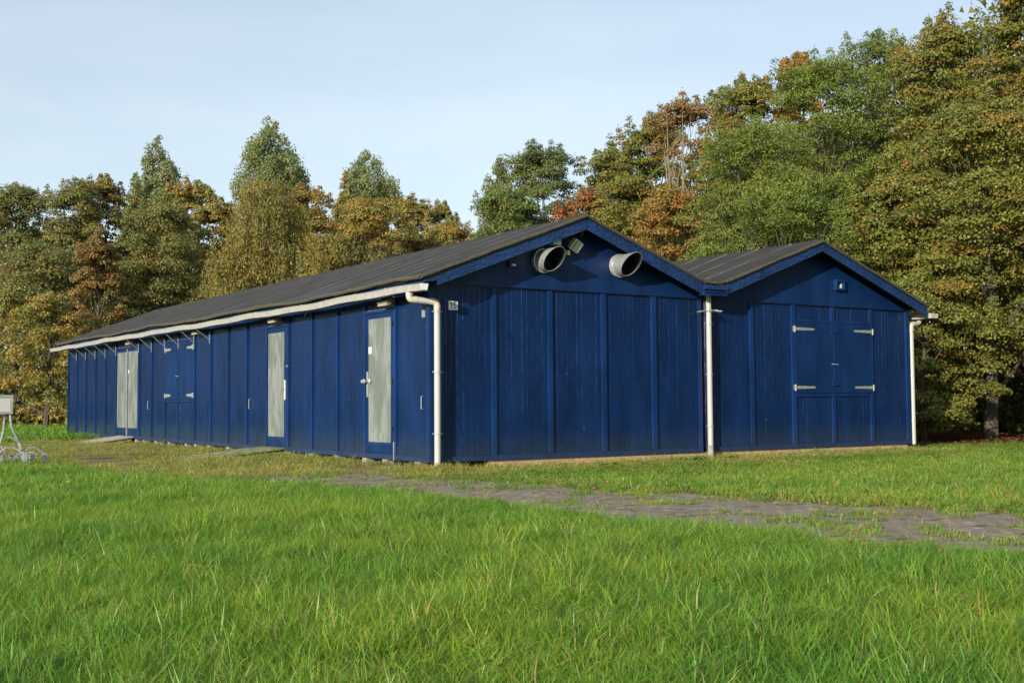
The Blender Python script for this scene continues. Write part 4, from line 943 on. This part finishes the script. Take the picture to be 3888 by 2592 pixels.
# ------------------------------------------------------------------ grass
def tuft(seed, nb, rad, h0, h1, wid, dry, seg=3, spread=.45):
    g = np.random.default_rng(seed); V = []; F3 = []; cols = []
    for i in range(nb):
        a = g.uniform(0, 6.283); q = rad*math.sqrt(g.random()); bx, by = q*math.cos(a), q*math.sin(a)
        h = g.uniform(h0, h1); la = g.uniform(0, 6.283); ln = h*g.uniform(.15, spread*2); w_ = wid*g.uniform(.7, 1.3); fa = la + g.uniform(-1.2, 1.2) + 1.57
        d = np.array([math.cos(la), math.sin(la)]); s_ = np.array([math.cos(fa), math.sin(fa)]); n0 = len(V)
        isdry = g.random() < dry
        cA = np.array((.30, .26, .10)) if isdry else np.array((.130, .258, .036))*g.uniform(.75, 1.3)*np.array([g.uniform(.8, 1.35), 1, 1])
        for k in range(seg):
            t_ = k/seg; p = np.array([bx, by]) + d*ln*t_**1.8; z = h*(t_ - .22*t_**3*(ln/h)); ww = w_*(1-.55*t_)*.5
            V.append((p[0]-s_[0]*ww, p[1]-s_[1]*ww, z)); V.append((p[0]+s_[0]*ww, p[1]+s_[1]*ww, z)); c_ = cA*(.85+.3*t_); cols += [c_, c_]
        p = np.array([bx, by]) + d*ln; V.append((p[0], p[1], h*(1-.22*(ln/h)))); cols.append(cA*1.2)
        for k in range(seg-1):
            b0 = n0+2*k; F3 += [(b0, b0+1, b0+3), (b0, b0+3, b0+2)]
        b0 = n0+2*(seg-1); F3.append((b0, b0+1, b0+2))
    return np.array(V), np.array(F3), np.array(cols)
def grass_object(name, variants, pts, rotz, scl, sclz, tilt, label, cat='grass'):
    Vs = []; Fs = []; Cs = []; K = []; n0 = 0
    for k, (V, F, C) in enumerate(variants):
        Vs.append(V*S); Fs.append(F+n0); Cs.append(C); K.append(np.full(len(V), k)); n0 += len(V)
    Vs.append(pts*S); Cs.append(np.zeros((len(pts), 3))); K.append(np.full(len(pts), -1))
    V = np.concatenate(Vs); F = np.concatenate(Fs); C = np.concatenate(Cs); K = np.concatenate(K)
    me = np_mesh(name, V, F.reshape(-1), 3, M_grass, C)
    def att(nm, ty, arr, key):
        a = me.attributes.new(nm, ty, 'POINT'); a.data.foreach_set(key, np.ascontiguousarray(arr).ravel())
    att('which', 'INT', K.astype(np.int32), 'value')
    pad = len(V)-len(pts); z3 = np.zeros((pad, 3), np.float32)
    att('turn', 'FLOAT_VECTOR', np.concatenate([z3, np.stack([tilt[:, 0], tilt[:, 1], rotz], 1)]).astype(np.float32), 'vector')
    att('size', 'FLOAT_VECTOR', np.concatenate([z3, np.stack([scl, scl, sclz], 1)]).astype(np.float32), 'vector')
    o = bpy.data.objects.new(name, me); COL.objects.link(o); tag(o, label, cat, None, 'stuff')
    ng = bpy.data.node_groups.new(name+'_scatter', 'GeometryNodeTree'); ng.interface.new_socket('Geometry', in_out='INPUT', socket_type='NodeSocketGeometry'); ng.interface.new_socket('Geometry', in_out='OUTPUT', socket_type='NodeSocketGeometry')
    gi = ng.nodes.new('NodeGroupInput'); go = ng.nodes.new('NodeGroupOutput'); lk = ng.links.new
    at = ng.nodes.new('GeometryNodeInputNamedAttribute'); at.data_type = 'INT'; at.inputs['Name'].default_value = 'which'
    def sep(val):
        c = ng.nodes.new('FunctionNodeCompare'); c.data_type = 'INT'; c.operation = 'EQUAL'; lk(at.outputs['Attribute'], c.inputs[2]); c.inputs[3].default_value = val
        s_ = ng.nodes.new('GeometryNodeSeparateGeometry'); s_.domain = 'POINT'; lk(gi.outputs[0], s_.inputs['Geometry']); lk(c.outputs[0], s_.inputs['Selection']); return s_.outputs['Selection']
    jn = ng.nodes.new('GeometryNodeJoinGeometry')
    for k in range(len(variants)):
        g2_ = ng.nodes.new('GeometryNodeGeometryToInstance'); lk(sep(k), g2_.inputs[0]); lk(g2_.outputs[0], jn.inputs[0])
    iop = ng.nodes.new('GeometryNodeInstanceOnPoints'); lk(sep(-1), iop.inputs['Points']); lk(jn.outputs[0], iop.inputs['Instance']); iop.inputs['Pick Instance'].default_value = True
    rv = ng.nodes.new('FunctionNodeRandomValue'); rv.data_type = 'INT'; rv.inputs['Min'].default_value = 0 if False else 0
    for s_ in rv.inputs:
        if s_.name == 'Max' and s_.type == 'INT': s_.default_value = len(variants)-1
        if s_.name == 'Min' and s_.type == 'INT': s_.default_value = 0
    ro = [s_ for s_ in rv.outputs if s_.type == 'INT'][0]; lk(ro, iop.inputs['Instance Index'])
    ar = ng.nodes.new('GeometryNodeInputNamedAttribute'); ar.data_type = 'FLOAT_VECTOR'; ar.inputs['Name'].default_value = 'turn'
    asz = ng.nodes.new('GeometryNodeInputNamedAttribute'); asz.data_type = 'FLOAT_VECTOR'; asz.inputs['Name'].default_value = 'size'
    lk(ar.outputs['Attribute'], iop.inputs['Rotation']); lk(asz.outputs['Attribute'], iop.inputs['Scale']); lk(iop.outputs[0], go.inputs[0])
    md = o.modifiers.new('scatter', 'NODES'); md.node_group = ng; return o
fw2 = np.array([math.sin(YAW), math.cos(YAW)]); rt2 = np.array([math.cos(YAW), -math.sin(YAW)])
def wedge(n, d0, d1, bias=1.0):        # points over the ground in front of the camera, denser nearby
    u = rng.random(n); d = (d0**(2-bias) + u*(d1**(2-bias)-d0**(2-bias)))**(1/(2-bias)) if bias != 2 else d0*(d1/d0)**u
    s_ = rng.uniform(-.52, .52, n)*d; return CAM.x + fw2[0]*d + rt2[0]*s_, CAM.y + fw2[1]*d + rt2[1]*s_
def place(name, want, n, d0, d1, bias, variants, smin, smax, label, hz=.86, keep=None, cat='grass'):
    x, y = wedge(n, d0, d1, bias); zz = zone(x, y); ok = np.isin(zz, want) & ~((x > -.06) & (x < 13.0) & (y > -.05) & (y < LEN))
    x, y, zz = x[ok], y[ok], zz[ok]
    if keep is not None: k2 = keep(x, y, zz); x, y = x[k2], y[k2]
    n = len(x); lum = vnoise(x, y, .55, 21); hz = hz*(np.clip((-y-.8)/4.5, .38, 1) if name == 'verge_grass' else 1.0); big = vnoise(x, y, 2.1, 22); hs = (.62 + .55*lum + .35*big)*np.clip(.55 + (lerp(y, XL) - x)*.35, .55, 1 + 0*x) if 0 in want else .62 + .55*lum + .35*big
    s_ = rng.uniform(smin, smax, n); dist = np.hypot(x-CAM.x, y-CAM.y)
    z = gz(x, y) - .008
    til = rng.normal(size=(n, 2))*.22 + np.array([[.05, .10]])
    return grass_object(name, variants, np.stack([x, y, z], 1), rng.uniform(0, 6.283, n), s_, s_*hs*hz, til, label, cat)
lawnv = [tuft(100+i, 84, .14, .06, .175, .0052, .05, spread=.8) for i in range(9)] + [tuft(120, 30, .12, .12, .26, .0085, .05), tuft(121, 34, .10, .08, .2, .0065, .28), tuft(122, 14, .09, .09, .18, .014, .0)]
place('lawn', (0,), 30000, 3.6, 14.0, 0.9, lawnv, .8, 1.25, 'long lush green grass of the near lawn')
farv = [tuft(140+i, 56, .20, .06, .165, .0105, .05, seg=2, spread=.7) for i in range(6)]
place('lawn_far', (0,), 26000, 13.5, 40.0, 1.0, farv, .8, 1.3, 'lush green grass on the far half of the near lawn')
shortv = [tuft(160+i, 48, .17, .04, .115, .0095, .14, seg=2, spread=.6) for i in range(6)]
place('verge_grass', (1,), 22000, 9, 32, 1.0, shortv, .8, 1.3, 'shorter grass between the brick path and the gable walls', 0.85, keep=lambda x, y, z: ~((y > -1.9 + 1.1*vnoise(x, y, .7, 41)) & (x < 12.9) & (rng.random(len(x)) < .95)))
dryv = [tuft(180+i, 38, .15, .02, .075, .008, .76, seg=2, spread=.8) for i in range(6)]
place('dry_grass', (1, 2), 42000, 9, 48, 1.0, dryv, .8, 1.3, 'dry trampled grass along the foot of the walls', 1.0, keep=lambda x, y, z: ((z == 2) & (vnoise(x, y, .9, 31) > .30)) | ((z == 1) & (y > -1.6) & (x < 12.95)) | ((z == 1) & (x < lerp(y, XR) + .45) & (y < -1)) | ((z == 1) & (vnoise(x, y, .8, 44) > .78)))
place('path_weeds', (3,), 15000, 8, 26, 1.0, dryv[:3]+shortv[:3], .5, .95, 'weeds and moss growing in the joints of the brick path', .8, keep=lambda x, y, z: vnoise(x, y, .38, 33) + .25*vnoise(x, y, 1.6, 34) > .76)
fieldv = [tuft(200+i, 40, .34, .07, .16, .028, .03, seg=2) for i in range(5)]
place('field_grass', (4, 1), 26000, 31, 82, 1.0, fieldv, .9, 1.5, 'bright green field beyond the far end of the long shed', .9, keep=lambda x, y, z: (z == 4) | (x > 12.9))

# fallen leaves, flowers, clods
def litter(n):
    x = rng.uniform(13, 30, n); y = rng.uniform(-8, 9, n); return np.stack([x, y, gz(x, y)+.012], 1)
Pq = litter(26000); Pq = Pq[zone(Pq[:, 0], Pq[:, 1]) == 5]; Nq = unit(rng.normal(size=Pq.shape)*.35 + np.array([[0, 0, 1.]]))
cl = np.array([(.13, .06, .025), (.18, .085, .03), (.09, .045, .02)])[rng.integers(0, 3, len(Pq))]*rng.uniform(.6, 1.3, (len(Pq), 1))
V, k, cc = leaves(Pq, Nq, .085, cl, False, .7); me = np_mesh('fallen_leaves', V*S, np.arange(len(V)), 4, M_leaf, cc)
o = bpy.data.objects.new('fallen_leaves', me); COL.objects.link(o); tag(o, 'brown leaf litter under the trees at the right', 'fallen leaves', None, 'stuff')

x, y = wedge(420, 5, 30, 1.0); kk = (zone(x, y) < 4) & ~((x > -.1) & (y > -.1)); x, y = x[kk], y[kk]
Pq = np.stack([x, y, gz(x, y) + rng.uniform(.03, .12, len(x))], 1); Nq = unit(rng.normal(size=Pq.shape)*.6 + np.array([[0, 0, 1.]]))
cl = np.array([(.40, .27, .05), (.28, .15, .06), (.34, .20, .09), (.22, .13, .06)])[rng.integers(0, 4, len(Pq))]*rng.uniform(.7, 1.2, (len(Pq), 1))
V, k, cc = leaves(Pq, Nq, .05, cl, False, .7); me = np_mesh('fallen_leaves_on_grass', V*S, np.arange(len(V)), 4, M_leaf, cc)
o = bpy.data.objects.new('fallen_leaves_on_grass', me); COL.objects.link(o); tag(o, 'scattered yellow and brown leaves lying in the grass', 'fallen leaves', None, 'stuff')
# broad leaved weeds along the gable walls and the path
def dock(x, y, r, label):
    z = float(gz(x, y)); mb = MB()
    for i in range(11):
        a = i*2.4 + random.uniform(-.3, .3); l = r*random.uniform(.7, 1.2); w_ = l*.22; ca, sa = math.cos(a), math.sin(a)
        pts = []
        for t_, ww in ((0.05, .25), (.35, 1), (.7, .9), (1, .08)):
            q = l*t_; h = l*(.75*t_ - .55*t_*t_); pts.append([(x+ca*q-sa*w_*ww, y+sa*q+ca*w_*ww, z+h+.01), (x+ca*q, y+sa*q, z+h-.006), (x+ca*q+sa*w_*ww, y+sa*q-ca*w_*ww, z+h+.01)])
        V_ = [p for row in pts for p in row]; mb.add(V_, [(3*j+k_, 3*j+k_+1, 3*j+k_+4, 3*j+k_+3) for j in range(3) for k_ in range(2)])
    o = mb.build('dock_weed', M_weed, None, loc=(x, y, z)); tag(o, label, 'weed')
M_weed = simple('broad_weed_leaf', (0.11, 0.20, 0.035), 0.5, var=0.3, scale=12, bstr=0.1)
dock(3.0, -1.1, .26, 'broad leaved weed in the grass in front of the first gable wall')
dock(5.2, -.9, .34, 'large broad leaved weed left of the middle downpipe')
dock(6.2, -.75, .24, 'small broad leaved weed right at the foot of the middle downpipe')
dock(-.5, 24.3, .40, 'broad leaved weed in the green field by the far corner of the long shed')
# bare earth clods
M_clod = simple('bare_earth', (0.16, 0.09, 0.06), 0.95, var=0.35, scale=12, bstr=0.7)
for x, y, r, lab in ((-6.9, -6.2, .13, 'brown earth clod in the lawn, nearest the middle'), (-8.9, -1.9, .18, 'reddish earth clod in the lawn at the far left'), (-4.4, -10.6, .14, 'brown earth clod in the lawn below the path')):
    mb = MB(); V_ = []
    for a in range(6):
        th = math.pi/2*a/5
        for b in range(10):
            ph = 2*math.pi*b/10; q = r*random.uniform(.8, 1.15); V_.append((x+q*math.sin(th)*math.cos(ph), y+q*math.sin(th)*math.sin(ph), float(gz(x, y))+.02+q*.75*math.cos(th)))
    mb.add(V_, [(a*10+b, a*10+(b+1) % 10, (a+1)*10+(b+1) % 10, (a+1)*10+b) for a in range(5) for b in range(10)])
    tag(mb.build('earth_clod', M_clod, None, smooth=True, loc=(x, y, 0)), lab, 'clod')
